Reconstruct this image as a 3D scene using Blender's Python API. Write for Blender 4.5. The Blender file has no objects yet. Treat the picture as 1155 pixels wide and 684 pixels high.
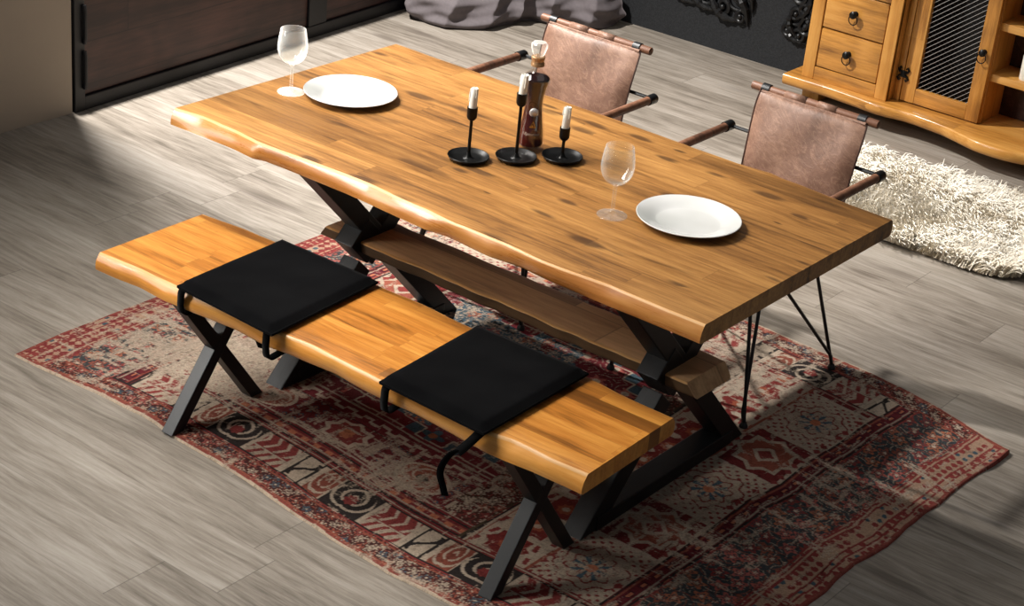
import bpy, bmesh, math, random
import numpy as np
from mathutils import Vector, Matrix
random.seed(7); rng = np.random.RandomState(11)
sc = bpy.context.scene
COL = sc.collection
PI = math.pi
def lin(c):
    c = c / 255.0
    return c / 12.92 if c <= .04045 else ((c + .055) / 1.055) ** 2.4
def rgb(r, g, b): return (lin(r), lin(g), lin(b), 1.0)

# ------------------------------------------------------------------ node helper
class NT:
    def __init__(s, name):
        s.m = bpy.data.materials.new(name); s.m.use_nodes = True
        s.t = s.m.node_tree; s.t.nodes.clear()
        s.out = s.t.nodes.new('ShaderNodeOutputMaterial')
        s.b = s.t.nodes.new('ShaderNodeBsdfPrincipled')
        s.t.links.new(s.b.outputs[0], s.out.inputs[0])
    def n(s, kind, **kw):
        nd = s.t.nodes.new(kind)
        for k, v in kw.items(): setattr(nd, k, v)
        return nd
    def put(s, sock, v):
        if isinstance(v, bpy.types.NodeSocket): s.t.links.new(v, sock)
        elif v is not None: sock.default_value = v
    def set(s, **kw):
        for k, v in kw.items(): s.put(s.b.inputs[k.replace('_', ' ')], v)
    def co(s): return s.n('ShaderNodeTexCoord').outputs['Object']
    def ma(s, op, a, b=None, c=None):
        nd = s.n('ShaderNodeMath', operation=op)
        s.put(nd.inputs[0], a); s.put(nd.inputs[1], b)
        if c is not None: s.put(nd.inputs[2], c)
        return nd.outputs[0]
    def sep(s, v):
        nd = s.n('ShaderNodeSeparateXYZ'); s.put(nd.inputs[0], v); return nd.outputs
    def comb(s, x, y, z):
        nd = s.n('ShaderNodeCombineXYZ'); s.put(nd.inputs[0], x); s.put(nd.inputs[1], y); s.put(nd.inputs[2], z); return nd.outputs[0]
    def vm(s, op, a, b):
        nd = s.n('ShaderNodeVectorMath', operation=op); s.put(nd.inputs[0], a); s.put(nd.inputs[1], b); return nd.outputs[0]
    def noise(s, v, scale=5, detail=4, rough=.55, dist=0):
        nd = s.n('ShaderNodeTexNoise'); s.put(nd.inputs['Vector'], v)
        nd.inputs['Scale'].default_value = scale; nd.inputs['Detail'].default_value = detail
        nd.inputs['Roughness'].default_value = rough; nd.inputs['Distortion'].default_value = dist
        return nd.outputs['Fac']
    def white(s, v, dim='3D'):
        nd = s.n('ShaderNodeTexWhiteNoise', noise_dimensions=dim)
        s.put(nd.inputs['W' if dim == '1D' else 'Vector'], v); return nd.outputs
    def voro(s, v, scale, feature='F1'):
        nd = s.n('ShaderNodeTexVoronoi', feature=feature); s.put(nd.inputs['Vector'], v); nd.inputs['Scale'].default_value = scale
        return nd.outputs
    def ramp(s, f, stops, interp='LINEAR'):
        nd = s.n('ShaderNodeValToRGB'); s.put(nd.inputs[0], f); cr = nd.color_ramp; cr.interpolation = interp
        while len(cr.elements) > 1: cr.elements.remove(cr.elements[-1])
        cr.elements[0].position = stops[0][0]; cr.elements[0].color = stops[0][1]
        for p, c in stops[1:]:
            e = cr.elements.new(p); e.color = c
        return nd.outputs[0]
    def step(s, f, a, b):
        nd = s.n('ShaderNodeMapRange', interpolation_type='SMOOTHSTEP'); s.put(nd.inputs[0], f)
        nd.inputs[1].default_value = a; nd.inputs[2].default_value = b
        return nd.outputs[0]
    def mix(s, f, a, b, mode='MIX'):
        nd = s.n('ShaderNodeMix', data_type='RGBA', blend_type=mode)
        s.put(nd.inputs[0], f); s.put(nd.inputs[6], a); s.put(nd.inputs[7], b); return nd.outputs[2]
    def bump(s, h, strength=.3, dist=.002):
        nd = s.n('ShaderNodeBump'); s.put(nd.inputs['Height'], h)
        nd.inputs['Strength'].default_value = strength; nd.inputs['Distance'].default_value = dist
        s.t.links.new(nd.outputs[0], s.b.inputs['Normal'])

def simple(name, color, rough=.5, metal=0, spec=.5, coat=0, var=.12, nscale=30, bump=0, stretch=(1, 1, 1)):
    t = NT(name); v = t.vm('MULTIPLY', t.co(), stretch)
    n = t.noise(v, nscale, 4)
    dark = tuple(c * (1 - var) for c in color[:3]) + (1,); light = tuple(min(1, c * (1 + var)) for c in color[:3]) + (1,)
    t.set(Base_Color=t.ramp(n, [(.3, dark), (.7, light)]), Roughness=rough, Metallic=metal, Specular_IOR_Level=spec, Coat_Weight=coat)
    if bump: t.bump(n, bump)
    return t.m

def wood(name, dark, mid, light, knot, sw=.075, sl=.6, rough=.38, coat=.0, spec=.4, knots=1.0, patch=.93, vary=.35, axis='X', fine=1.0, seam=.5, patchdark=.45, bump=.12, kscale=1.0):
    """glued staves running along an axis, each with its own grain; knots and dark staves"""
    t = NT(name); x, y, z = t.sep(t.co())
    if axis == 'Y': x, y = y, x
    if axis == 'Z': x, z = z, x
    q = t.ma('ADD', y, t.ma('MULTIPLY', z, .0 if axis == 'X' else 1.0))
    row = t.ma('FLOOR', t.ma('DIVIDE', t.ma('ADD', q, 5.013), sw))
    rr = t.white(row, '1D')[0]
    xx = t.ma('ADD', t.ma('DIVIDE', x, sl), t.ma('MULTIPLY', rr, 7.3))
    colm = t.ma('FLOOR', xx)
    wn = t.white(t.comb(row, colm, 3.7)); r1 = wn[0]; rc = t.sep(wn[1])
    off = t.ma('MULTIPLY', r1, 23.0)
    ws = t.ma('MULTIPLY', t.ma('SUBTRACT', t.noise(t.comb(t.ma('MULTIPLY', x, 3), t.ma('MULTIPLY', y, 6), off), 1.3, 2), .5), .02)
    yw = t.ma('ADD', y, ws)
    g1 = t.noise(t.comb(t.ma('ADD', t.ma('MULTIPLY', x, 1.6), off), t.ma('MULTIPLY', yw, 26), t.ma('MULTIPLY', z, 26)), 1.0, 6, .62)
    g2 = t.noise(t.comb(t.ma('ADD', t.ma('MULTIPLY', x, 7), off), t.ma('MULTIPLY', yw, 105), t.ma('MULTIPLY', z, 105)), 1.0, 4, .72)
    big = t.noise(t.comb(t.ma('MULTIPLY', x, 1.3), t.ma('MULTIPLY', y, 3), z), 1.6, 3)
    rings = t.ma('SINE', t.ma('MULTIPLY', t.ma('ADD', t.ma('MULTIPLY', yw, 120), t.ma('MULTIPLY', t.noise(t.comb(t.ma('ADD', t.ma('MULTIPLY', x, 1.2), off), t.ma('MULTIPLY', y, 9), z), 1.5, 2), 30)), 1.5))
    f = t.ma('ADD', t.ma('ADD', t.ma('MULTIPLY', g1, .75), .19), t.ma('MULTIPLY', t.ma('SUBTRACT', g2, .5), .42 * fine))
    f = t.ma('ADD', f, t.ma('MULTIPLY', t.ma('SUBTRACT', r1, .5), vary))
    f = t.ma('ADD', f, t.ma('MULTIPLY', t.ma('SUBTRACT', big, .5), .55))
    f = t.ma('ADD', f, t.ma('MULTIPLY', rings, .035))
    c = t.ramp(f, [(.22, dark), (.52, mid), (.86, light)])
    pch = t.ma('GREATER_THAN', rc[1], patch)
    c = t.mix(t.ma('MULTIPLY', pch, patchdark), c, dark)
    # knots: elongated dark blotches
    kv = t.comb(t.ma('ADD', t.ma('MULTIPLY', x, 5.0 * kscale), t.ma('MULTIPLY', g1, .5)), t.ma('ADD', t.ma('MULTIPLY', yw, 15 * kscale), t.ma('MULTIPLY', g1, .7)), t.ma('MULTIPLY', z, 3))
    vo = t.voro(kv, 1.0); kr = t.sep(vo['Color'])
    size = t.ma('MULTIPLY', t.ma('MAXIMUM', t.ma('SUBTRACT', kr[0], 1 - .48 * knots), 0.0), .9)
    k = t.ma('SUBTRACT', 1.0, t.step(t.ma('DIVIDE', vo['Distance'], t.ma('ADD', size, .001)), .5, 1.25))
    c = t.mix(t.ma('MULTIPLY', k, .72), c, knot)
    smear = t.noise(t.comb(t.ma('MULTIPLY', x, 3.2), t.ma('MULTIPLY', yw, 17), t.ma('MULTIPLY', z, 5)), 1.0, 3, .5)
    c = t.mix(t.ma('MULTIPLY', t.step(smear, .60, .74), .5 * min(1, knots + .2)), c, knot)
    # seams
    fy = t.ma('FRACT', t.ma('DIVIDE', t.ma('ADD', q, 5.013), sw))
    e = t.ma('MINIMUM', fy, t.ma('SUBTRACT', 1.0, fy))
    fx = t.ma('FRACT', xx); ex = t.ma('MULTIPLY', t.ma('MINIMUM', fx, t.ma('SUBTRACT', 1.0, fx)), sl / sw)
    s_ = t.ma('SUBTRACT', 1.0, t.step(t.ma('MINIMUM', e, ex), .0, .02))
    c = t.mix(t.ma('MULTIPLY', s_, seam), c, dark)
    t.set(Base_Color=c, Roughness=t.ma('ADD', rough, t.ma('MULTIPLY', t.ma('SUBTRACT', g2, .5), .25)), Specular_IOR_Level=spec, Coat_Weight=coat, Coat_Roughness=.12)
    t.bump(t.ma('ADD', t.ma('MULTIPLY', g2, .6), t.ma('MULTIPLY', g1, .4)), bump, .003)
    return t.m

M = {}
M['table'] = wood('oiled_pine_table', rgb(76, 50, 26), rgb(142, 97, 49), rgb(180, 131, 72), rgb(52, 33, 21), sw=.078, sl=.85, rough=.45, knots=.95, spec=.3, vary=.14, patch=.95, patchdark=.3, seam=.35, fine=1.9, kscale=1.3)
M['table_edge'] = wood('lacquered_live_edge', rgb(106, 62, 24), rgb(168, 106, 48), rgb(202, 144, 78), rgb(86, 48, 20), sw=.5, sl=4, rough=.3, coat=.35, knots=.35, seam=0, patch=2, spec=.5)
M['bench'] = wood('honey_pine_bench', rgb(92, 54, 18), rgb(178, 112, 43), rgb(212, 150, 70), rgb(84, 46, 18), sw=.048, sl=.34, rough=.38, knots=.4, patch=.955, patchdark=.7, vary=.2, coat=.08, fine=1.4, seam=.35)
M['bench_edge'] = wood('honey_pine_live_edge', rgb(128, 76, 24), rgb(198, 130, 54), rgb(226, 164, 84), rgb(100, 54, 18), sw=.5, sl=4, rough=.32, coat=.3, knots=.3, seam=0, patch=2)
M['stretcher'] = wood('raw_oak_beam', rgb(96, 68, 46), rgb(184, 140, 97), rgb(222, 178, 130), rgb(56, 38, 26), sw=.22, sl=.9, rough=.5, knots=.6)
M['stretcher_side'] = wood('dark_bark_side', rgb(46, 34, 23), rgb(84, 62, 41), rgb(112, 84, 56), rgb(30, 20, 14), sw=.5, sl=4, rough=.6, knots=.3, seam=0, patch=2)
M['edge_highlight'] = wood('pine_edge_highlight', rgb(160, 108, 56), rgb(198, 146, 86), rgb(216, 170, 112), rgb(160, 110, 60), sw=.5, sl=4, rough=.4, knots=.1, seam=0, patch=2)  # paler wood colour paints a highlight along the chamfered slab edges
M['cab_v'] = wood('waxed_pine_upright', rgb(98, 58, 22), rgb(184, 126, 56), rgb(212, 158, 84), rgb(100, 58, 22), sw=.11, sl=2.0, rough=.36, knots=.3, axis='Z', seam=.2, patch=2, vary=.15)
M['cab_h'] = wood('waxed_pine_rail', rgb(104, 64, 24), rgb(190, 132, 60), rgb(218, 166, 92), rgb(110, 64, 24), sw=.4, sl=3.0, rough=.33, knots=.35, seam=.1, patch=2, vary=.15, coat=.2)
M['black_wood'] = simple('black_stained_timber', rgb(20, 20, 21), .42, spec=.35, var=.35, nscale=6, bump=.2, stretch=(60, 4, 4))
M['black_metal'] = simple('black_powder_coat', rgb(17, 17, 18), .4, .0, .5, var=.15, nscale=90)
M['iron'] = simple('blackened_iron', rgb(20, 19, 18), .35, .6, .5, var=.3, nscale=60, bump=.1)
M['dowel'] = wood('brown_dowel', rgb(52, 32, 22), rgb(98, 64, 46), rgb(136, 94, 70), rgb(44, 28, 20), sw=.3, sl=3, rough=.5, knots=.2, seam=0, patch=2)
M['velvet'] = None
def velvet():
    t = NT('black_velvet'); n = t.noise(t.co(), 9, 4, .6); n2 = t.noise(t.co(), 400, 2)
    t.set(Base_Color=t.ramp(n, [(.3, rgb(4, 4, 5)), (.75, rgb(11, 11, 12))]), Roughness=.95, Specular_IOR_Level=.04, Sheen_Weight=.03, Sheen_Roughness=.4)
    t.bump(n2, .2, .001); return t.m
M['velvet'] = velvet()
def leather():
    t = NT('brown_leather'); c = t.co()
    big = t.noise(c, 5, 4, .6, .6); mid = t.noise(c, 24, 5, .65, .8)
    x, y, z = t.sep(c)
    cr = t.noise(t.comb(t.ma('ADD', t.ma('MULTIPLY', x, 14), t.ma('MULTIPLY', z, -10)), t.ma('MULTIPLY', y, 10), t.ma('ADD', t.ma('MULTIPLY', z, 34), t.ma('MULTIPLY', x, 26))), .8, 3, .6, 1.6)
    vein = t.ma('SUBTRACT', 1.0, t.step(t.ma('ABSOLUTE', t.ma('SUBTRACT', cr, .5)), .0, .035))
    f = t.ma('ADD', t.ma('MULTIPLY', big, .6), t.ma('MULTIPLY', mid, .45))
    col = t.ramp(f, [(.3, rgb(76, 53, 41)), (.55, rgb(120, 88, 71)), (.8, rgb(154, 120, 99))])
    col = t.mix(t.ma('MULTIPLY', vein, .2), col, rgb(186, 148, 122))
    gr = t.noise(c, 260, 3)
    t.set(Base_Color=col, Roughness=.52, Specular_IOR_Level=.4)
    t.bump(t.ma('ADD', t.ma('MULTIPLY', gr, .25), t.ma('ADD', t.ma('MULTIPLY', cr, .9), t.ma('MULTIPLY', mid, .5))), .4, .004); return t.m
M['leather'] = leather()
M['piping'] = simple('dark_leather_piping', rgb(60, 36, 26), .55, var=.2, nscale=50)
def ceramic():
    t = NT('white_glazed_china'); n = t.noise(t.co(), 7, 2)
    t.set(Base_Color=t.ramp(n, [(.3, rgb(200, 199, 195)), (.7, rgb(212, 211, 208))]), Roughness=.14, Specular_IOR_Level=.5); return t.m
M['china'] = ceramic()
def glass(name, color, rough, ior=1.45):
    t = NT(name); n = t.noise(t.co(), 12, 2)
    t.set(Base_Color=color, Roughness=t.ma('ADD', rough, t.ma('MULTIPLY', n, .01)), IOR=ior, Transmission_Weight=1.0); return t.m
def thin_glass(name, tint, base=.05, edge=.95, glare=.02):
    t = NT(name); t.t.nodes.remove(t.b)
    lw = t.n('ShaderNodeLayerWeight'); lw.inputs[0].default_value = .35
    f = t.ma('ADD', t.ma('MULTIPLY', t.ma('POWER', lw.outputs['Facing'], 2.6), edge - base), base)
    f = t.ma('MULTIPLY', f, t.ma('ADD', .9, t.ma('MULTIPLY', t.noise(t.co(), 15, 2), .2)))
    tr = t.n('ShaderNodeBsdfTransparent'); tr.inputs[0].default_value = tint
    gl = t.n('ShaderNodeBsdfGlossy'); gl.inputs['Roughness'].default_value = .03
    mx = t.n('ShaderNodeMixShader'); t.put(mx.inputs[0], f); t.t.links.new(tr.outputs[0], mx.inputs[1]); t.t.links.new(gl.outputs[0], mx.inputs[2])
    df = t.n('ShaderNodeBsdfDiffuse'); df.inputs[0].default_value = (.9, .9, .89, 1); tl = t.n('ShaderNodeBsdfTranslucent'); tl.inputs[0].default_value = (.9, .9, .89, 1)
    hz = t.n('ShaderNodeAddShader'); t.t.links.new(df.outputs[0], hz.inputs[0]); t.t.links.new(tl.outputs[0], hz.inputs[1])
    m2 = t.n('ShaderNodeMixShader'); t.put(m2.inputs[0], t.ma('ADD', t.ma('MULTIPLY', t.ma('POWER', lw.outputs['Facing'], 2.2), glare * 9), glare * .6)); t.t.links.new(mx.outputs[0], m2.inputs[1]); t.t.links.new(hz.outputs[0], m2.inputs[2])  # white diffuse, strongest towards the rim, paints bright reflections into the glass
    t.t.links.new(m2.outputs[0], t.out.inputs[0]); return t.m
M['glass'] = thin_glass('clear_thin_glass', (.97, .98, .97, 1))
M['glass_glare'] = thin_glass('glare_thin_glass', (.97, .98, .97, 1), .05, .95, .09)  # clear glass with more of the painted white glare
M['bottle_glass'] = thin_glass('bottle_glass', (.96, .95, .95, 1), .04, .38, 0)
M['stopper'] = glass('crystal_stopper', (1, 1, 1, 1), 0.0)
M['frost'] = glass('frosted_glass', (.95, .93, .92, 1), .25)
def liquor():
    t = NT('dark_red_liquor'); x, y, z = t.sep(t.co())
    t.set(Base_Color=t.ramp(t.ma('ADD', z, t.ma('MULTIPLY', t.noise(t.co(), 20, 2), .03)), [(.0, rgb(84, 28, 20)), (.12, rgb(62, 18, 14)), (.22, rgb(30, 8, 7))]), Roughness=.12, Specular_IOR_Level=.5); return t.m
M['liquor'] = liquor()
M['gold'] = simple('polished_gold', rgb(206, 160, 84), .25, 1.0, var=.15, nscale=80)
M['cork'] = simple('brass_collar', rgb(176, 136, 96), .35, .6, var=.25, nscale=60, stretch=(1, 1, 8))
M['lettering'] = simple('pale_lettering', rgb(178, 160, 148), .4, var=.05)
M['wax'] = simple('white_wax', rgb(232, 228, 216), .45, spec=.4, var=.04, nscale=20)
M['wick'] = simple('charred_wick', rgb(30, 26, 22), .9)

def floor_mat():
    t = NT('grey_oak_laminate'); x, y, z = t.sep(t.co())
    sw, sl = .192, 1.29
    q = t.ma('DIVIDE', t.ma('ADD', y, 10.0 + .021), sw); row = t.ma('FLOOR', q)
    rr = t.white(row, '1D')[0]
    xx = t.ma('ADD', t.ma('DIVIDE', x, sl), t.ma('MULTIPLY', rr, 5.7)); cm = t.ma('FLOOR', xx)
    wn = t.white(t.comb(row, cm, 1.3)); r1 = wn[0]; rc = t.sep(wn[1]); off = t.ma('MULTIPLY', r1, 31)
    wob = t.ma('MULTIPLY', t.ma('SUBTRACT', t.noise(t.comb(t.ma('MULTIPLY', x, 1.5), t.ma('MULTIPLY', y, 4), off), 1.2, 2), .5), .06)
    yw = t.ma('ADD', y, wob)
    g1 = t.noise(t.comb(t.ma('ADD', t.ma('MULTIPLY', x, .9), off), t.ma('MULTIPLY', yw, 15), off), 1.0, 6, .62)
    g2 = t.noise(t.comb(t.ma('ADD', t.ma('MULTIPLY', x, 5), off), t.ma('MULTIPLY', yw, 75), off), 1.0, 5, .75)
    cath = t.noise(t.comb(t.ma('ADD', t.ma('MULTIPLY', x, .8), off), t.ma('MULTIPLY', y, 5), off), 1.0, 1)
    rings = t.ma('SINE', t.ma('MULTIPLY', cath, 90))
    big = t.noise(t.comb(t.ma('MULTIPLY', x, .9), t.ma('MULTIPLY', y, 3.2), 0.0), 1.3, 3)
    f = t.ma('ADD', t.ma('ADD', t.ma('MULTIPLY', g1, .7), .235), t.ma('MULTIPLY', t.ma('SUBTRACT', g2, .5), .95))
    f = t.ma('ADD', f, t.ma('MULTIPLY', t.ma('SUBTRACT', r1, .5), .16))
    f = t.ma('ADD', f, t.ma('MULTIPLY', t.ma('SUBTRACT', big, .5), .5))
    f = t.ma('ADD', f, t.ma('MULTIPLY', rings, .03))
    c = t.ramp(f, [(.25, rgb(84, 76, 67)), (.5, rgb(126, 117, 106)), (.68, rgb(147, 138, 127)), (.9, rgb(165, 157, 147))])
    kv = t.comb(t.ma('ADD', t.ma('MULTIPLY', x, 2.2), t.ma('MULTIPLY', g1, .5)), t.ma('ADD', t.ma('MULTIPLY', yw, 9), t.ma('MULTIPLY', g1, .8)), 0.0)
    vo = t.voro(kv, 1.0); kr = t.sep(vo['Color'])
    size = t.ma('MULTIPLY', t.ma('MAXIMUM', t.ma('SUBTRACT', kr[0], .72), 0.0), 1.2)
    k = t.ma('SUBTRACT', 1.0, t.step(t.ma('DIVIDE', vo['Distance'], t.ma('ADD', size, .001)), .4, 1.3))
    c = t.mix(t.ma('MULTIPLY', k, t.ma('ADD', .25, t.ma('MULTIPLY', g2, .6))), c, rgb(78, 68, 60))
    fy = t.ma('FRACT', q); e = t.ma('MINIMUM', fy, t.ma('SUBTRACT', 1.0, fy))
    fx = t.ma('FRACT', xx); ex = t.ma('MULTIPLY', t.ma('MINIMUM', fx, t.ma('SUBTRACT', 1.0, fx)), sl / sw)
    s1 = t.ma('SUBTRACT', 1.0, t.step(e, .0, .008)); s2 = t.ma('SUBTRACT', 1.0, t.step(ex, .0, .012))
    c = t.mix(t.ma('MULTIPLY', s1, .3), c, rgb(70, 62, 55)); c = t.mix(t.ma('MULTIPLY', s2, .6), c, rgb(58, 50, 44))
    t.set(Base_Color=c, Roughness=t.ma('ADD', .42, t.ma('MULTIPLY', g2, .16)), Specular_IOR_Level=.4)
    t.bump(t.ma('SUBTRACT', t.ma('ADD', t.ma('MULTIPLY', g2, .5), t.ma('MULTIPLY', g1, .3)), t.ma('MAXIMUM', s1, s2)), .2, .002)
    return t.m
M['floor'] = floor_mat()
M['beige'] = simple('beige_canvas', rgb(176, 162, 145), .8, spec=.2, var=.03, nscale=4, bump=.02)
M['dark_planks'] = wood('dark_walnut_boards', rgb(20, 12, 11), rgb(50, 32, 29), rgb(88, 59, 52), rgb(18, 10, 10), sw=.17, sl=6, rough=.45, axis='Y', knots=.5, patch=2, seam=.8, vary=.2)
M['black_frame'] = simple('black_painted_frame', rgb(13, 13, 18), .5, var=.3, nscale=14, bump=.1)
M['plaster'] = simple('black_sand_plaster', rgb(36, 37, 39), .8, spec=.3, var=.35, nscale=160, bump=.8)
M['ornament'] = simple('gloss_black_moulding', rgb(14, 14, 15), .38, spec=.4, var=.2, nscale=40)
M['curtain'] = simple('mauve_grey_cloth', rgb(104, 97, 99), .85, spec=.2, var=.08, nscale=60, bump=.05)
def fur_mat():
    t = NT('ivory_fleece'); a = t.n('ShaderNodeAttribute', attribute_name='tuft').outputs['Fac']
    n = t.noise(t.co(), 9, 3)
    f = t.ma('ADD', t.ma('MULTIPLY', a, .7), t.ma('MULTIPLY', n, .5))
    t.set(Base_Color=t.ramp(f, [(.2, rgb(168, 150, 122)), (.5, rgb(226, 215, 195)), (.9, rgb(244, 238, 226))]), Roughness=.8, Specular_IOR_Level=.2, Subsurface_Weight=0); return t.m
M['fur'] = fur_mat()
def rug_mat():
    t = NT('printed_rug_pile'); a = t.n('ShaderNodeAttribute', attribute_name='dye').outputs['Color']
    n = t.noise(t.co(), 260, 3); n2 = t.noise(t.vm('MULTIPLY', t.co(), (40, 500, 1)), 1, 2)
    c = t.mix(.5, a, t.ramp(n, [(.3, (.62, .62, .62, 1)), (.7, (1.25, 1.25, 1.25, 1))]), 'MULTIPLY')
    t.set(Base_Color=c, Roughness=.95, Specular_IOR_Level=.08); t.bump(t.ma('ADD', n, n2), .35, .002); return t.m
M['rug'] = rug_mat()

# ------------------------------------------------------------------ mesh helpers
def mesh_obj(name, verts, faces, mat, parent=None, smooth=False, loc=None, mats=None, fmat=None):
    me = bpy.data.meshes.new(name); me.from_pydata([tuple(v) for v in verts], [], faces); me.update()
    return link(name, me, mat, parent, smooth, loc, mats, fmat)
def link(name, me, mat, parent=None, smooth=False, loc=None, mats=None, fmat=None):
    for m in (mats or [mat]): me.materials.append(m)
    if fmat is not None: me.polygons.foreach_set('material_index', fmat)
    if smooth: me.polygons.foreach_set('use_smooth', [True] * len(me.polygons))
    o = bpy.data.objects.new(name, me); COL.objects.link(o)
    if parent: o.parent = parent
    if loc: o.location = loc
    return o
def from_bm(name, bm, mat, parent=None, smooth=False, loc=None, bevel=0, seg=2):
    bmesh.ops.recalc_face_normals(bm, faces=bm.faces)
    if bevel:
        ed = [e for e in bm.edges if len(e.link_faces) == 2 and e.calc_face_angle(0) > .6]
        bmesh.ops.bevel(bm, geom=ed, offset=bevel, segments=seg, affect='EDGES', profile=.6)
    me = bpy.data.meshes.new(name); bm.to_mesh(me); bm.free()
    o = link(name, me, mat, parent, False, loc)
    if smooth:
        me.polygons.foreach_set('use_smooth', [True] * len(me.polygons))
        me.set_sharp_from_angle(angle=math.radians(40))
    return o
def box(bm, x0, x1, y0, y1, z0, z1, mat=None):
    vs = [bm.verts.new((x, y, z)) for x in (x0, x1) for y in (y0, y1) for z in (z0, z1)]
    if mat is not None:
        for v in vs: v.co = mat @ v.co
    for f in ((0, 1, 3, 2), (4, 6, 7, 5), (0, 4, 5, 1), (2, 3, 7, 6), (0, 2, 6, 4), (1, 5, 7, 3)):
        bm.faces.new([vs[i] for i in f])
def tube(bm, pts, r, n=10, cap=True, radii=None, flat=None):
    pts = [Vector(p) for p in pts]; rings = []
    up = None
    for i, p in enumerate(pts):
        d = (pts[min(i + 1, len(pts) - 1)] - pts[max(i - 1, 0)]).normalized()
        if up is None:
            up = Vector((0, 0, 1)) if abs(d.z) < .9 else Vector((1, 0, 0))
        s = d.cross(up).normalized(); up = s.cross(d).normalized()
        rr = radii[i] if radii else r
        a, b = (rr, rr) if flat is None else flat
        rings.append([bm.verts.new(p + s * math.cos(2 * PI * k / n) * a + up * math.sin(2 * PI * k / n) * b) for k in range(n)])
    for r0, r1 in zip(rings, rings[1:]):
        for k in range(n): bm.faces.new((r0[k], r0[(k + 1) % n], r1[(k + 1) % n], r1[k]))
    if cap:
        bm.faces.new(list(reversed(rings[0]))); bm.faces.new(rings[-1])
def lathe(bm, prof, n=48, closed=False, c=(0, 0, 0)):
    rings = []
    for r, z in prof:
        if r < 1e-6: rings.append([bm.verts.new((c[0], c[1], c[2] + z))])
        else: rings.append([bm.verts.new((c[0] + r * math.cos(2 * PI * k / n), c[1] + r * math.sin(2 * PI * k / n), c[2] + z)) for k in range(n)])
    prs = list(zip(rings, rings[1:]))
    if closed: prs.append((rings[-1], rings[0]))
    for a, b in prs:
        for k in range(n):
            k2 = (k + 1) % n
            if len(a) == 1 and len(b) == 1: continue
            if len(a) == 1: bm.faces.new((a[0], b[k2], b[k]))
            elif len(b) == 1: bm.faces.new((a[k], a[k2], b[0]))
            else: bm.faces.new((a[k], a[k2], b[k2], b[k]))
def smooth_prof(pts, m=6):
    out = []; P = [pts[0]] + list(pts) + [pts[-1]]
    for i in range(1, len(P) - 2):
        for j in range(m):
            t = j / m; a, b, c, d = [np.array(P[i + k], float) for k in (-1, 0, 1, 2)]
            out.append(tuple(.5 * (2 * b + (c - a) * t + (2 * a - 5 * b + 4 * c - d) * t * t + (3 * b - a - 3 * c + d) * t ** 3)))
    out.append(tuple(pts[-1])); return out
def empty(name, label, cat, loc=(0, 0, 0), rz=0, group=None):
    o = bpy.data.objects.new(name, None); COL.objects.link(o); o.location = loc; o.rotation_euler = (0, 0, rz)
    o.empty_display_size = .1
    tag(o, label, cat, group); return o
def tag(o, label, cat, group=None):
    o['label'] = label; o['category'] = cat
    if group: o['group'] = group
    return o
def struct(o): o['kind'] = 'structure'; return o
def copy_tree(root, name=None):
    r = root.copy(); COL.objects.link(r)
    for ch in list(root.children):
        c = ch.copy(); COL.objects.link(c); c.parent = r
        for g in list(ch.children):
            d = g.copy(); COL.objects.link(d); d.parent = c
    return r
def vnoise(n, period, seed):
    r = np.random.RandomState(seed); k = max(2, int(n / period) + 3); p = r.rand(k) * 2 - 1
    x = np.arange(n) / period; i = x.astype(int); f = x - i; f = f * f * (3 - 2 * f)
    return p[i] * (1 - f) + p[i + 1] * f

# ------------------------------------------------------------------ camera
cam = bpy.data.cameras.new('camera'); co = bpy.data.objects.new('camera', cam); COL.objects.link(co)
co.location = (2.6940085, -3.74575286, 2.58565877); co.rotation_euler = (1.11562316, -.09115416, .66749346)
cam.sensor_width = 36; cam.lens = 2086.5 * 36 / 1155; cam.clip_end = 60
sc.camera = co

# ------------------------------------------------------------------ room
bm = bmesh.new(); box(bm, -6.5, 6.5, -6.5, 3.75, -.06, 0)
struct(from_bm('floor', bm, M['floor']))
bm = bmesh.new(); box(bm, -3.4, 3.6, 3.34, 3.48, 0, 2.7)
wb = struct(from_bm('wall_back', bm, M['plaster'], loc=None)); wb.rotation_euler = (0, 0, math.radians(.9)); wb.location = (0, .04, 0)
bm = bmesh.new(); box(bm, -2.66, -2.545, -6.4, .572, 0, 3.9)
struct(from_bm('wall_left', bm, M['beige']))

# dark plank partition along the left side
PX = [(.59, -2.548), (3.35, -2.72)]
pt = empty('wood_partition', 'low dark brown plank partition in a black frame along the left side of the room', 'partition', (-2.545, .58, 0), math.atan2(-.172, -2.76) - PI / -2 + PI)
ang = math.atan2(2.76, -.172) - PI / 2
pt.rotation_euler = (0, 0, ang)
PH = .49
def pbox(name, y0, y1, x0, x1, z0, z1, mat, bev=.004):
    bm = bmesh.new(); box(bm, x0, x1, y0, y1, z0, z1); return from_bm(name, bm, mat, pt, bevel=bev)
pbox('post', 0, .052, -.05, .008, 0, PH, M['black_frame'])
pbox('post', 1.365, 1.485, -.05, .004, .055, PH - .05, M['black_frame'])
pbox('post', 2.70, 2.78, -.05, .004, 0, PH, M['black_frame'])
pbox('bottom_rail', .052, 2.70, -.05, .006, 0, .055, M['black_frame'])
pbox('top_rail', .052, 2.70, -.05, .006, PH - .05, PH, M['black_frame'])
pbox('plank_panel', .052, 1.365, -.045, -.008, .055, PH - .05, M['dark_planks'])
pbox('plank_panel', 1.485, 2.70, -.045, -.008, .055, PH - .05, M['dark_planks'])
bm = bmesh.new()
for z0, z1 in ((.09, .24), (.27, .42)):
    tube(bm, [(.014, .044, z0), (.018, .044, z0 + .02), (.018, .044, z1 - .02), (.014, .044, z1)], .008, 8)
from_bm('hinge_pin', bm, M['black_frame'], pt, True)

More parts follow.
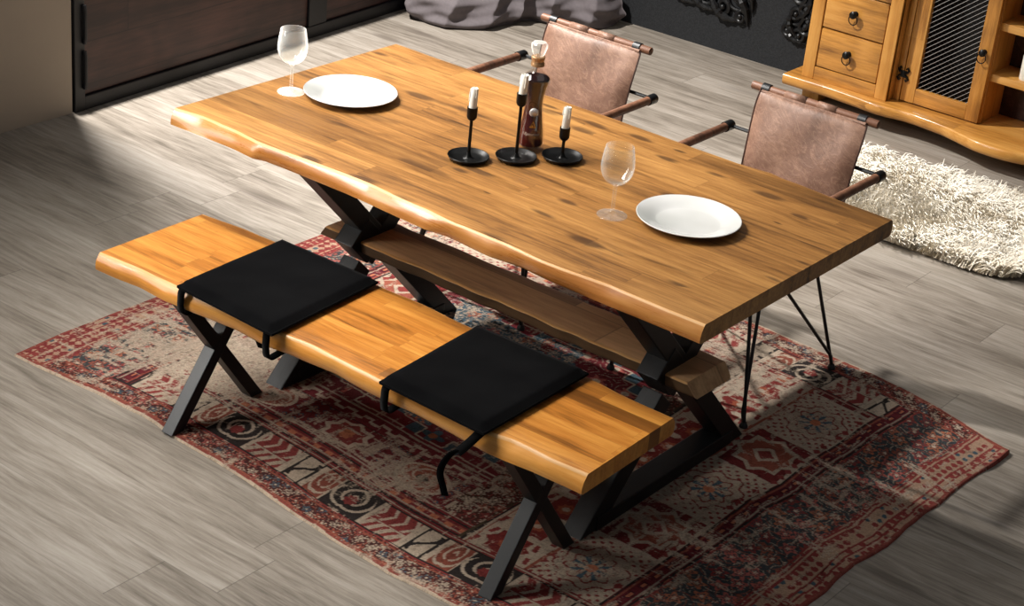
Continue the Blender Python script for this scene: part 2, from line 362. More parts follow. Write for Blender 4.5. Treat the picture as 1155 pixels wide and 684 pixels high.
# black ornamental mouldings on the back wall (acanthus scroll work)
def spiral(bm, c, r0, turns, a0, dirn, rad, yy):
    pts = []; radii = []
    for i in range(26):
        t = i / 25; a = a0 + dirn * turns * 2 * PI * t; r = r0 * (1 - .86 * t)
        pts.append((c[0] + r * math.cos(a), yy - .006 - .01 * t, c[1] + r * math.sin(a))); radii.append(rad * (.55 + .6 * math.sin(PI * min(1, t * 1.2 + .1))))
    tube(bm, pts, rad, 8, radii=radii)
    bmesh.ops.create_uvsphere(bm, u_segments=10, v_segments=6, radius=rad * 1.25, matrix=Matrix.Translation(pts[-1]))
def leaf(bm, p0, p1, w, bend, yy):
    p0 = np.array(p0); p1 = np.array(p1); d = p1 - p0; nrm = np.array((-d[1], d[0])); L = np.linalg.norm(d); nrm = nrm / L
    pts = []; radii = []
    for i in range(13):
        t = i / 12; c = p0 + d * t + nrm * bend * L * math.sin(PI * t)
        pts.append((c[0], yy - .008 - .008 * math.sin(PI * t), c[1])); radii.append(max(.0012, w * math.sin(PI * min(1, t * .9 + .08)) ** .8 * (1 + .18 * math.cos(i * PI))))
    tube(bm, pts, w, 8, radii=radii)
YW = 3.36
bm = bmesh.new()
SP = [((-1.60, .225), .05, 1.3, 2.4, 1), ((-1.50, .245), .055, 1.4, .3, -1), ((-1.40, .215), .045, 1.2, 3.6, 1), ((-1.335, .27), .06, 1.4, 5.0, -1), ((-1.30, .185), .032, 1.2, 1.2, 1), ((-1.55, .32), .07, 1.5, 4.0, 1), ((-1.41, .33), .06, 1.5, 1.0, -1), ((-1.34, .38), .045, 1.2, 0, 1)]
for c, r, tn, a0, d in SP: spiral(bm, c, r, tn, a0, d, .0115, YW)
for a, b, w, bd in [((-1.72, .30), (-1.52, .19), .016, -.2), ((-1.60, .26), (-1.42, .185), .018, -.15), ((-1.48, .27), (-1.30, .165), .02, -.22), ((-1.40, .3), (-1.262, .15), .02, .2), ((-1.36, .34), (-1.25, .21), .016, .25), ((-1.5, .36), (-1.30, .30), .016, .2), ((-1.66, .36), (-1.48, .31), .016, .15), ((-1.78, .33), (-1.66, .2), .013, -.2)]: leaf(bm, a, b, w, bd, YW)
o = tag(from_bm('wall_ornament', bm, M['ornament'], smooth=True), 'black carved acanthus scroll moulding on the black wall, left of the sideboard by a gap', 'wall ornament')
bm = bmesh.new()
for c, r, tn, a0, d in [((-1.055, .19), .036, 1.4, 1.0, 1), ((-1.0, .175), .034, 1.3, 3.0, -1), ((-1.03, .265), .045, 1.5, 4.4, 1), ((-.985, .30), .045, 1.3, .4, -1), ((-1.02, .36), .05, 1.4, 2.0, 1), ((-.97, .22), .04, 1.2, 2.0, 1)]: spiral(bm, c, r, tn, a0, d, .0105, YW + .004)
for a, b, w, bd in [((-.98, .40), (-1.05, .24), .017, .25), ((-1.04, .30), (-1.0, .16), .015, -.25), ((-.96, .33), (-1.01, .19), .017, .2), ((-1.07, .24), (-.96, .15), .013, -.25), ((-.93, .30), (-.95, .16), .017, .2)]: leaf(bm, a, b, w, bd, YW + .004)
tag(from_bm('wall_ornament', bm, M['ornament'], smooth=True), 'black carved scroll moulding on the black wall touching the left side of the pine sideboard', 'wall ornament')

# curtain pooling on the floor in the far left corner
def curtain():
    base = smooth_prof([(-2.64, 2.66), (-2.54, 2.57), (-2.40, 2.535), (-2.29, 2.60), (-2.25, 2.74), (-2.24, 2.87), (-2.19, 2.96), (-2.11, 3.0), (-2.02, 3.06), (-1.93, 3.17), (-1.95, 3.28)], 24)
    base = np.array(base); n = len(base)
    d = np.gradient(base, axis=0); nr = np.stack([d[:, 1], -d[:, 0]], 1); nr /= np.linalg.norm(nr, axis=1)[:, None] + 1e-9
    zs = [0.002] + [.010 + .011 * i for i in range(28)] + [.34, .39, .45, .55, .8, 1.2, 1.7, 2.3]
    V = []; F = []
    ctr = base.mean(0); top = np.stack([np.linspace(-2.62, -2.10, n), np.linspace(2.85, 3.26, n)], 1)
    ph = np.cumsum(np.r_[0, np.linalg.norm(np.diff(base, axis=0), axis=1)])
    for j, z in enumerate(zs):
        k = min(1, z / .5); k = k * k * (3 - 2 * k)
        b = base * (1 - .75 * k) + top * .75 * k
        lowk = max(0, 1 - z / .30)
        fold = .024 * (1 - 1.6 * np.abs(np.sin(ph * 17 + .8 - z * 5))) * (.35 + .65 * min(1, z / .05)) + .024 * np.sin(ph * 11 + 1 - z * 6)
        crump = lowk * (.013 * np.sin(z * 62 + 4.0 * np.sin(ph * 6) + ph * 11) + .006 * np.sin(z * 130 - ph * 21 + 2 * np.sin(ph * 17)))
        slump = .035 * math.sin(min(z, .2) / .2 * PI)
        b = b + nr * (fold + slump + crump * min(1, z / .012))[:, None]
        for i in range(n): V.append((min(max(b[i, 0], -2.66 - .0 * z), 9), min(b[i, 1], 3.33), z))
    for j in range(len(zs) - 1):
        for i in range(n - 1):
            a = j * n + i; F.append((a, a + 1, a + n + 1, a + n))
    o = mesh_obj('curtain', V, F, M['curtain'], smooth=True)
    md = o.modifiers.new('sub', 'SUBSURF'); md.levels = 1; md.render_levels = 1
    tag(o, 'mauve grey cloth curtain pooling in folds on the floor in the far left corner', 'curtain')
curtain()

# ------------------------------------------------------------------ the big patterned rug
def fbm(nx, ny, px, py, seed, octv=4):
    out = np.zeros((ny, nx)); amp = 1; tot = 0
    r = np.random.RandomState(seed)
    for o in range(octv):
        kx = max(2, int(nx / px) + 3); ky = max(2, int(ny / py) + 3); g = r.rand(ky, kx)
        x = np.arange(nx) / px; y = np.arange(ny) / py
        xi = x.astype(int); yi = y.astype(int); fx = x - xi; fy = y - yi; fx = fx * fx * (3 - 2 * fx); fy = (fy * fy * (3 - 2 * fy))[:, None]
        a = g[yi][:, xi] * (1 - fx) + g[yi][:, xi + 1] * fx; b = g[yi + 1][:, xi] * (1 - fx) + g[yi + 1][:, xi + 1] * fx
        out += amp * (a * (1 - fy) + b * fy); tot += amp; amp *= .55; px = max(1.0, px / 2); py = max(1.0, py / 2)
    return out / tot
def rug():
    LX, LY = 2.33, 1.84
    nx, ny = 740, 585
    S, T = np.meshgrid(np.linspace(0, LX, nx), np.linspace(0, LY, ny))
    L = lambda *c: np.array([lin(v) for v in c])
    cream, sand = L(174, 155, 134), L(156, 136, 116)
    maroon, red, brick, orange = L(104, 42, 45), L(128, 50, 46), L(140, 72, 54), L(170, 98, 66)
    teal, dark, olive, rose, plum = L(64, 84, 94), L(44, 38, 36), L(70, 60, 44), L(164, 82, 72), L(80, 32, 44)
    C = np.zeros((ny, nx, 3))
    def put(mask, col):
        C[mask] = col
    def cell(u, w, off=0):
        q = (u + off) / w; i = np.floor(q); return (q - i) * 2 - 1, i.astype(int)
    def hsh(i, j, k=0):
        v = np.sin(i * 127.1 + j * 311.7 + k * 74.7) * 43758.5453; return v - np.floor(v)
    def star8(u, v): return np.minimum(np.maximum(abs(u), abs(v)), (abs(u) + abs(v)) / 1.4142)
    wob = (fbm(nx, ny, 40, 40, 5) - .5) * .012; wob2 = (fbm(nx, ny, 40, 40, 6) - .5) * .012
    s = S + wob; t = T + wob2
    e = np.minimum(s, LX - s); l = np.minimum(t, LY - t)      # distance from ends / long sides
    right = s > LX / 2
    def florals(mask, u, v, w, ground, seed, cols):
        put(mask, ground)
        for k, (sc_, of) in enumerate(((1.0, 0.0), (1.0, .5))):
            cu, i = cell(u, w, of * w); cv, j = cell(v, w, of * w)
            ju = (hsh(i, j, seed + k) - .5) * .5; jv = (hsh(j, i, seed + 3 + k) - .5) * .5
            uu, vv = cu - ju, cv - jv; r = np.hypot(uu, vv); th = np.arctan2(vv, uu)
            pet = .50 + .16 * np.cos(5 * th + 6 * hsh(i, j, 9))
            hc = hsh(i, j, seed + 7)
            for q, c in enumerate(cols):
                put(mask & (r < pet) & (hc >= q / len(cols)) & (hc < (q + 1) / len(cols)), c)
            put(mask & (r < pet * .62) & (r > pet * .42), ground)
            put(mask & (r < pet * .3), cream)
            curl = abs(np.sin(r * 7.5 + th * 2)) < .22
            put(mask & curl & (r > .72) & (r < 1.15), cols[0] if k else cream * .8)
    # ---- centre field
    everything = np.ones_like(S, bool)
    put(everything, maroon)
    cx, cy = s - LX / 2, t - LY / 2
    # stepped outlines of the big medallion
    q = lambda v, st: np.floor(v / st) * st
    dm = q(abs(cx), .05) * .62 + q(abs(cy), .05)
    put(dm < .52, L(112, 36, 42)); put(dm < .40, teal); put(dm < .37, L(104, 34, 40))
    for lev in (.52, .46, .37, .21):
        w_ = .010
        gx = np.gradient((dm < lev).astype(float), axis=1) ** 2 + np.gradient((dm < lev).astype(float), axis=0) ** 2
        put(gx > 0, cream)
    fl = (dm < .37) | ((dm > .54) & (e > .8))
    cu, i = cell(s, .11); cv, j = cell(t, .10); r = np.hypot(cu, cv); th = np.arctan2(cv, cu); hh = hsh(i, j, 2)
    put(fl & (r < .5 + .15 * np.cos(6 * th)) & (hh > .45), rose); put(fl & (r < .25) & (hh > .45), cream)
    put(fl & (r < .55 + .2 * np.cos(4 * th)) & (hh < .22), teal); put(fl & (r < .25) & (hh < .22), orange)
    put(fl & (abs(np.sin(r * 9 + 3 * th)) < .16) & (r > .6) & (hh > .3), cream * .85)
    corner = (dm > .66) & (e > .7)
    florals(corner, s, t, .07, plum, 21, [teal, brick, cream * .9, orange])
    teb = (abs(cy) < .34) & (abs(cx + .28) < .26) & (fbm(nx, ny, 60, 40, 31) > .45)
    florals(teb, s, t, .075, teal, 25, [cream, rose, orange, dark])
    # zigzag border between field and L4
    zb = (l > .435) & (l < .50)
    put(zb, L(108, 34, 40))
    stepw = np.where((np.floor(s / .035).astype(int) % 2) == 0, .462, .478)
    put((abs(l - stepw) < .006) & (l > .4), cream)
    jump = (abs(((s / .035) % 1) - .0) < .16) & (l > .458) & (l < .484); put(jump, cream)
    put((abs(l - .435) < .004), dark); put(abs(l - .502) < .004, cream * .8)
    # L4: medallion band along the long sides
    m4 = (l > .305) & (l < .435); put(m4, L(104, 33, 36))
    cu, i = cell(s, .30, .07); cv = (l - .37) / .065; uu = cu * (.15 / .065)
    r = np.hypot(uu * .72, cv); th = np.arctan2(cv, uu)
    even = (i % 2 == 0)
    put(m4 & even & (r < 1.0), brick); put(m4 & even & (r < 1.0) & (r > .86), cream)
    put(m4 & even & (r < .8) & (abs(np.sin(r * 8 + 2 * th)) < .38), cream); put(m4 & even & (r < .22), dark)
    put(m4 & ~even & (star8(uu * .8, cv) < .78), cream); put(m4 & ~even & (star8(uu * .8, cv) < .60), red); put(m4 & ~even & (star8(uu, cv) < .30), orange)
    rest = m4 & (abs(cu) > .62); cc, k = cell(s, .035); dd, k2 = cell(l, .03)
    put(rest & (abs(cc) + abs(dd) < .6), teal); put(rest & (abs(cc) + abs(dd) < .3), orange)
    # L3: thin guard stripes
    m3 = (l > .222) & (l < .305); put(m3, L(112, 36, 38))
    for a, c in ((.226, cream * .8), (.240, dark), (.252, cream * .75), (.270, brick), (.285, dark), (.300, cream * .8)): put(m3 & (abs(l - a) < .0035), c)
    cc, k = cell(s, .05); put(m3 & (abs(l - .262) < .008) & (abs(cc) < .5), orange)
    # L2: block border, cream panels with scrolls and red chevrons
    m2 = (l > .088) & (l < .222) & (e > .19)
    P = .46
    u0 = (s + .23) % P; v0 = (l - .155) / .067
    put(m2, cream * .88)
    def scroll(mask, u, v, c, k=8):
        r = np.hypot(u, v); th = np.arctan2(v, abs(u)); put(mask & (abs(np.sin(k * r - 1.6 * th)) < .5) & (r > .25) & (r < 1.0), c)
    a1 = m2 & (u0 < .145); put(a1 & (abs(v0) < .9), dark * 1.15); scroll(a1, (u0 - .0725) / .07, v0, cream, 7); put(a1 & (star8((u0 - .0725) / .07, v0) < .24), red)
    a2 = m2 & (u0 > .16) & (u0 < .285); put(a2 & (v0 < 1) & (v0 > -.18), red); ch = (abs(((u0 * 26 + abs(v0 - .42) * 1.0) % 1) - .5) < .15) & (v0 > -.12) & (v0 < .94); put(a2 & ch, cream)
    lo = a2 & (v0 < -.26); put(lo & ((((u0 * 30 - v0 * 1.2) % 1) < .45)), red)
    a3 = m2 & (u0 > .30) & (u0 < .385); put(a3 & (abs(v0) < .86), cream); put(a3 & ((abs(u0 - .312) < .004) | (abs(u0 - .373) < .004)), dark); put(a3 & (abs((u0 - .3425) * 40 - np.sin(v0 * 3.0)) < .28) & (abs(v0) < .75), dark)
    a4 = m2 & (u0 > .395); put(a4 & (abs(v0) < .9), brick * .85); scroll(a4, (u0 - .4275) / .034, v0, cream, 6)
    for a in (.0, .1525, .2925, .39): put(m2 & (abs(u0 - a) < .004), cream)
    for a in (.088, .094, .216, .222): put((abs(l - a) < .0028) & (e > .1), dark if a in (.094, .216) else red)
    # L1: narrow floral edge band
    m1 = (l < .085) & (l > .014)
    florals(m1, s, l, .047, L(70, 36, 34), 41, [brick, teal, rose * .8, cream * .85])
    for a in (.018, .078): put(m1 & (abs(l - a) < .003), brick)
    # ---- end bands
    en = l > .235
    e5 = (e > .585) & (e < .79) & en & right
    put(e5, cream * .95)
    cu, i = cell(t, .118); cv = (e - .6875) / .059
    put(e5 & (star8(cu, cv) < .80) & (abs(np.sin(4 * np.arctan2(cv, cu))) > .0), L(118, 40, 36)); put(e5 & (star8(cu, cv) < .34), L(150, 74, 48)); put(e5 & (star8(cu, cv) < .15), cream)
    for sg in (-1, 1): put(e5 & (abs(cv - sg * 1.25 + .25 * cu * sg) < .12) & (abs(cu) > .25) & (abs(cu) < .8), red)
    put((abs(e - .79) < .004) & en & right, dark); put((abs(e - .80) < .005) & en & right, olive); put((abs(e - .585) < .005) & en & right, brick); put((abs(e - .775) < .002) & en & right, brick)
    of = (e > .80) & (e < .92) & en & (l > .30) & right; put(of, L(64, 44, 34)); florals(of, s, t, .055, L(72, 40, 34), 55, [red, cream * .8, olive, brick])
    stepv = np.where((np.floor(t / .045).astype(int) % 2) == 0, .885, .91); put(of & (abs(e - stepv) < .006), cream * .8)
    e4 = (e > .365) & (e < .58) & en
    put(e4, cream * .92)
    cu, i = cell(t, .27, .05); cv = (e - .4725) / .105; uu = cu * 1.25
    od = (i % 2 == 0); r = np.hypot(uu, cv)
    put(e4 & od & (abs(cu) < .86) & (abs(cv) < .9), L(106, 34, 34)); st = star8(uu, cv)
    put(e4 & od & (st < .70), cream * .85); put(e4 & od & (st < .58), brick); put(e4 & od & (abs(uu) + abs(cv) < .42), cream); put(e4 & od & (abs(uu) + abs(cv) < .26), red)
    th = np.arctan2(cv, uu)
    put(e4 & ~od & (r < .75 + .12 * np.cos(8 * th)), sand); put(e4 & ~od & (abs(np.sin(r * 11 + .9 * np.cos(8 * th))) < .34) & (r < .95), red * .9); put(e4 & ~od & (r < .5) & (abs(np.cos(4 * th)) > .8), teal); put(e4 & ~od & (r < .16), orange); put(e4 & ~od & (r > .92) & (np.sin(uu * 22) * np.sin(cv * 22) > .45), red)
    cc, k = cell(t, .04); dd, k2 = cell(e, .04); hh = hsh(k, k2, 4); put(e4 & (abs(cc) + abs(dd) < .7) & (abs(cv) > .7) & (hh > .4), red)
    e3 = (e > .305) & (e < .365) & (l > .1); put(e3, L(96, 30, 36))
    for a, c in ((.308, dark), (.318, cream * .7), (.352, brick), (.361, dark)): put(e3 & (abs(e - a) < .003), c)
    cc, k = cell(t, .06); put(e3 & (abs(e - .335) < .009) & (abs(cc) < .55), plum * .7); put(e3 & (abs(e - .335) < .004) & (abs(cc) < .35), orange)
    e2 = (e > .125) & (e < .305) & (l > .085)
    florals(e2, t, e, .082, L(58, 62, 64), 61, [brick, orange * .9, red, rose])
    put(e2 & (abs(e - .130) < .003), red); put(e2 & (abs(e - .300) < .003), red)
    e1 = (e < .125) & (l > .02) & (e > .012); put(e1, L(160, 128, 104))
    cc, k = cell(t, .03); dd, k2 = cell(e, .028); hh = hsh(k, k2, 8); put(e1 & (np.hypot(cc, dd) < .75) & (hh > .42), red); put(e1 & (np.hypot(cc, dd) < .6) & (hh < .14), teal * .9)
    for a in (.03, .05, .105, .118): put(e1 & (abs(e - a) < .0035), red)
    left1 = e1 & ~right; put(left1 & (abs(cc) + abs(dd) < 1.1) & (hsh(k, k2, 12) > .3), L(120, 44, 42))
    put((l < .014) | (e < .012), L(130, 62, 52)); put(l < .006, L(176, 156, 132))
    # ---- wear: pile rubbed to the beige ground in streaks and clouds
    n1 = fbm(nx, ny, 26, 5, 71, 4); n2 = fbm(nx, ny, 5, 24, 72, 4); cloud = fbm(nx, ny, 150, 120, 73, 3); fine = np.random.RandomState(5).rand(ny, nx)
    X = S - 1.165; Y = T - .81
    bias = (cloud - .5) * .55
    def blob(cx, cy, rx, ry, a): return a * np.exp(-(((X - cx) / rx) ** 2 + ((Y - cy) / ry) ** 2))
    bias += blob(-.72, -.42, .25, .30, .30) + blob(.02, -.46, .28, .07, .22) + blob(.42, .72, .42, .22, .20) + blob(.92, .38, .17, .10, .16) + blob(-.5, .2, .4, .3, .12) + blob(1.08, .1, .06, .5, .10) + blob(.55, .05, .12, .3, .05)
    bias -= blob(.1, -.68, 1.2, .08, .16) + blob(.2, -.25, .5, .12, .04)
    n3 = fbm(nx, ny, 5, 5, 79, 3)
    worn = np.maximum(n1, n2) + .16 * (fine - .5) + bias + .22 * (n3 - .5)
    a = np.clip((worn - .66) / .10, 0, 1)[..., None] * .88
    ground = cream * (.86 + .22 * (fine[..., None] - .5))
    C = C * (1 - a) + ground * a
    dk = np.clip((fbm(nx, ny, 4, 4, 77, 3) - .62) / .1, 0, 1)[..., None] * .5; C = C * (1 - dk * .6)
    C = C * .9 + C.mean(axis=2, keepdims=True) * .1
    C *= (.92 + .2 * (fine[..., None] - .5) * 1.2)
    # ---- geometry
    f = np.linspace(0, 1, nx); g = np.linspace(0, 1, ny)
    near = np.interp(f, [0, .07, .14, .22, .28, .36, .44, .5, .58, .65, .72, 1], [-.803, -.794, -.776, -.766, -.78, -.787, -.802, -.823, -.836, -.842, -.832, -.80])
    far = np.interp(f, [0, .3, .6, .75, .82, .88, .95, 1], [1.03, 1.03, 1.04, 1.028, 1.01, .98, .932, .894])
    lft = np.interp(g, [0, .1, .2, 1], [-1.151, -1.166, -1.166, -1.152]); rgt = np.interp(g, [0, .3, .4, .5, .58, .65, .75, .85, .96, 1], [1.12, 1.134, 1.136, 1.128, 1.15, 1.142, 1.152, 1.152, 1.17, 1.171])
    GX = lft[:, None] * (1 - f)[None] + rgt[:, None] * f[None]; GY = near[None] * (1 - g)[:, None] + far[None] * g[:, None]
    GX += (vnoise(ny, 26, 3) * .004)[:, None] * (f[None] > .98); GY += (vnoise(nx, 30, 4) * .0025)[None] * ((g[:, None] < .02) | (g[:, None] > .98))
    Z = np.full_like(GX, .006)
    rip = .010 * np.clip(vnoise(ny, 50, 9), 0, 1)[:, None] * np.clip((f[None] - .96) / .04, 0, 1) ** 2
    Z = Z + rip
    Z[0, :] = Z[-1, :] = .0005; Z[:, 0] = Z[:, -1] = .0005
    V = np.stack([GX, GY, Z], -1).reshape(-1, 3)
    ii = (np.arange(ny - 1)[:, None] * nx + np.arange(nx - 1)[None]).ravel()
    Fq = np.stack([ii, ii + 1, ii + nx + 1, ii + nx], 1)
    me = bpy.data.meshes.new('area_rug')
    me.vertices.add(len(V)); me.vertices.foreach_set('co', V.astype(np.float32).ravel())
    me.loops.add(Fq.size); me.loops.foreach_set('vertex_index', Fq.astype(np.int32).ravel())
    me.polygons.add(len(Fq)); me.polygons.foreach_set('loop_start', (np.arange(len(Fq)) * 4).astype(np.int32))
    me.update(calc_edges=True); me.validate()
    at = me.color_attributes.new('dye', 'FLOAT_COLOR', 'POINT')
    rgba = np.ones((len(V), 4), np.float32); rgba[:, :3] = np.clip(C.reshape(-1, 3), 0, 1); at.data.foreach_set('color', rgba.ravel())
    o = link('area_rug', me, M['rug'], smooth=True)
    tag(o, 'large faded red and cream oriental rug lying under the table and bench', 'rug')
rug()

# ------------------------------------------------------------------ ivory fur rug
def fur():
    x0, x1, y0, y1 = -.34, .70, 1.97, 2.66
    def inside(x, y):
        u = (x - (x0 + x1) / 2) / ((x1 - x0) / 2); v = (y - (y0 + y1) / 2) / ((y1 - y0) / 2)
        return (np.abs(u) ** 5 + np.abs(v) ** 5) < 1 + .06 * np.sin(x * 17) + .05 * np.sin(y * 23 + x * 9)
    th = np.linspace(0, 2 * PI, 72, endpoint=False)
    sg = lambda c, p: np.sign(c) * np.abs(c) ** p
    ox = (x0 + x1) / 2 + (x1 - x0) / 2 * sg(np.cos(th), .4) * .93; oy = (y0 + y1) / 2 + (y1 - y0) / 2 * sg(np.sin(th), .4) * .93
    bm = bmesh.new()
    lo = [bm.verts.new((a, b, .001)) for a, b in zip(ox, oy)]; hi = [bm.verts.new((a, b, .014)) for a, b in zip(ox, oy)]
    bm.faces.new(hi); bm.faces.new(list(reversed(lo)))
    for k in range(72): bm.faces.new((lo[k], lo[(k + 1) % 72], hi[(k + 1) % 72], hi[k]))
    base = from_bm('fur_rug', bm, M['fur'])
    tag(base, 'shaggy ivory sheepskin style rug on the floor behind the right leather chair', 'rug')
    N = 32000; r = np.random.RandomState(3)
    px = r.uniform(x0, x1, N * 2); py = r.uniform(y0, y1, N * 2); k = inside(px, py); px, py = px[k][:N], py[k][:N]; N = len(px)
    # clump flow
    gx, gy = np.floor(px / .045 + .35 * np.sin(py * 40)), np.floor(py / .045 + .35 * np.sin(px * 37))
    hs = np.abs(np.sin(gx * 12.9898 + gy * 78.233) * 43758.5453) % 1
    flow = 1.2 * np.sin(px * 6.5 + 2 * py) + 1.4 * np.cos(py * 7.3 - px * 3) - .9 + (hs - .5) * 2.2 + r.normal(0, .35, N)
    dx, dy = np.cos(flow), np.sin(flow)
    ln = r.uniform(.055, .10, N); lay = r.uniform(.5, .9, N); wd = r.uniform(.0018, .0042, N); curl = r.normal(0, .5, N)
    segs = 5; V = np.zeros((N, segs, 2, 3))
    for j in range(segs):
        t = j / (segs - 1)
        a = flow + curl * t; cx = px + np.cos(a) * ln * lay * t; cy = py + np.sin(a) * ln * lay * t
        cz = .012 + ln * (1.25 - lay) * np.sin(t * PI * .62) * 1.1 + .012 * hs * t
        w = wd * (1 - t * .85)
        V[:, j, 0] = np.stack([cx - np.sin(a) * w, cy + np.cos(a) * w, np.maximum(cz, .004)], -1)
        V[:, j, 1] = np.stack([cx + np.sin(a) * w, cy - np.cos(a) * w, np.maximum(cz - .0015, .003)], -1)
    V = V.reshape(-1, 3); b = (np.arange(N) * segs * 2)[:, None] + (np.arange(segs - 1) * 2)[None]
    Fq = np.stack([b, b + 1, b + 3, b + 2], -1).reshape(-1, 4)
    me = bpy.data.meshes.new('fur_pile')
    me.vertices.add(len(V)); me.vertices.foreach_set('co', V.astype(np.float32).ravel())
    me.loops.add(Fq.size); me.loops.foreach_set('vertex_index', Fq.astype(np.int32).ravel())
    me.polygons.add(len(Fq)); me.polygons.foreach_set('loop_start', (np.arange(len(Fq)) * 4).astype(np.int32)); me.update(calc_edges=True)
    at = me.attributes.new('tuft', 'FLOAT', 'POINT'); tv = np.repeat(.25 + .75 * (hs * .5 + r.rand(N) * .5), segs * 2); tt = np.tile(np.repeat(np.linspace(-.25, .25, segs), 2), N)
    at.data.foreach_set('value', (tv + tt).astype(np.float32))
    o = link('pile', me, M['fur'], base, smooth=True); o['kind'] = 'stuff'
fur()

# ------------------------------------------------------------------ live-edge slabs
def slab(name, xs, ft, fb, bt, bb, zt, zb, mtop, medge, parent=None, light=None, ch=.006, bulge=.012, endslope=0, midk=.55):
    """plank with wavy front/back edges. ft/fb: front y at top/bottom, bt/bb back."""
    n = len(xs); V = []; F = []; fm = []
    prof = []
    for i in range(n):
        x = xs[i]; h = zt - zb
        ring = [(x, ft[i] + ch * 1.3, zt), (x, ft[i] + ch * .3, zt - ch * .35), (x, ft[i] - .002, zt - ch * 1.4)]
        for k in (.35, .6, .8): ring.append((x, ft[i] * (1 - k) + fb[i] * k - bulge * math.sin(PI * (k * .95)) , zt - h * k))
        ring.append((x, fb[i] - bulge * .25, zb + .004)); ring.append((x, fb[i] + .006, zb))
        ring.append((x, bb[i] - .006, zb)); ring.append((x, bb[i] + bulge * .25, zb + .004))
        for k in (.8, .6, .35): ring.append((x, bt[i] * (1 - k) + bb[i] * k + bulge * math.sin(PI * (k * .95)), zt - h * k))
        ring.append((x, bt[i] + .002, zt - ch * 1.4)); ring.append((x, bt[i] - ch * .3, zt - ch * .35)); ring.append((x, bt[i] - ch * 1.3, zt))
        for j in range(1, 6): k = j / 6; ring.append((x, (bt[i] - ch * 1.3) * (1 - k) + (ft[i] + ch * 1.3) * k, zt))
        if endslope and i in (0, n - 1):
            sgn = -1 if i == 0 else 1
            ring = [(p[0] + sgn * endslope * (zt - p[2]) / h, p[1], p[2]) for p in ring]
        prof.append(ring)
    m = len(prof[0])
    for ring in prof: V += ring
    for i in range(n - 1):
        for k in range(m):
            a = i * m + k; b = i * m + (k + 1) % m
            F.append((a, b, b + m, a + m))
            if k in (0, 1, 13, 14) and light: fm.append(2)
            elif k < 7 or 8 < k < 15: fm.append(1)
            else: fm.append(0)
    F.append(tuple(range(m))); fm.append(0)
    F.append(tuple((n - 1) * m + k for k in reversed(range(m)))); fm.append(0)
    o = mesh_obj(name, V, F, None, parent, mats=[mtop, medge] + ([light] if light else []), fmat=fm)
    bm = bmesh.new(); bm.from_mesh(o.data); bmesh.ops.recalc_face_normals(bm, faces=bm.faces); bm.to_mesh(o.data); bm.free()
    o.data.polygons.foreach_set('use_smooth', [True] * len(o.data.polygons)); o.data.set_sharp_from_angle(angle=math.radians(50))
    return o

# ---- dining table
TBL = empty('dining_table', 'large live-edge pine dining table on black crossed trestle legs, set with plates', 'dining table', (0, 0, 0))
xs = np.linspace(-.868, .868, 150)
tt_x = [-.869, -.765, -.639, -.55, -.507, -.364, -.247, -.166, -.078, .034, .137, .298, .418, .502, .596, .673, .778, .872]
tt_y = [-.457, -.440, -.445, -.455, -.454, -.444, -.438, -.437, -.446, -.451, -.459, -.458, -.467, -.463, -.455, -.455, -.458, -.456]
tb_x = [-.881, -.737, -.619, -.551, -.52, -.445, -.362, -.231, -.103, .051, .122, .206, .259, .354, .452, .547, .639, .723, .868]
tb_y = [-.470, -.462, -.463, -.469, -.457, -.454, -.452, -.450, -.458, -.465, -.455, -.465, -.468, -.455, -.465, -.465, -.466, -.466, -.466]
ft = np.interp(xs, tt_x, tt_y) + vnoise(150, 6, 1) * .0015; fb = np.interp(xs, tb_x, tb_y) + vnoise(150, 9, 2) * .002
bt = np.interp(xs, [-.866, -.538, -.278, -.021, .167, .375, .46, .482, .52, .571, .715, .868], [.463, .462, .472, .472, .468, .466, .474, .478, .47, .468, .455, .449]) + vnoise(150, 6, 3) * .0015
slab('tabletop', xs, ft, fb, bt, bt + .004, .76, .712, M['table'], M['table_edge'], TBL, M['edge_highlight'], ch=.0035, bulge=.006)
# trestles: crossed square timbers with a sole bar
def bar_yz(bm, p0, p1, th, x0, x1, ends=None):
    """bar in the y-z plane from p0 to p1 (y,z); ends cut level at the given z"""
    p0 = np.array(p0, float); p1 = np.array(p1, float); d = (p1 - p0) / np.linalg.norm(p1 - p0); n = np.array((-d[1], d[0])) * th / 2
    def cut(p, s, z):
        q = p + n * s
        if z is None: return q
        return q + d * ((z - q[1]) / d[1])
    z0, z1 = ends or (None, None)
    pts = [cut(p0, -1, z0), cut(p1, -1, z1), cut(p1, 1, z1), cut(p0, 1, z0)]
    vs = [[bm.verts.new((x, q[0], q[1])) for q in pts] for x in (x0, x1)]
    bm.faces.new(vs[0]); bm.faces.new(list(reversed(vs[1])))
    for k in range(4): bm.faces.new((vs[0][k], vs[0][(k + 1) % 4], vs[1][(k + 1) % 4], vs[1][k]))
RZ = .0065
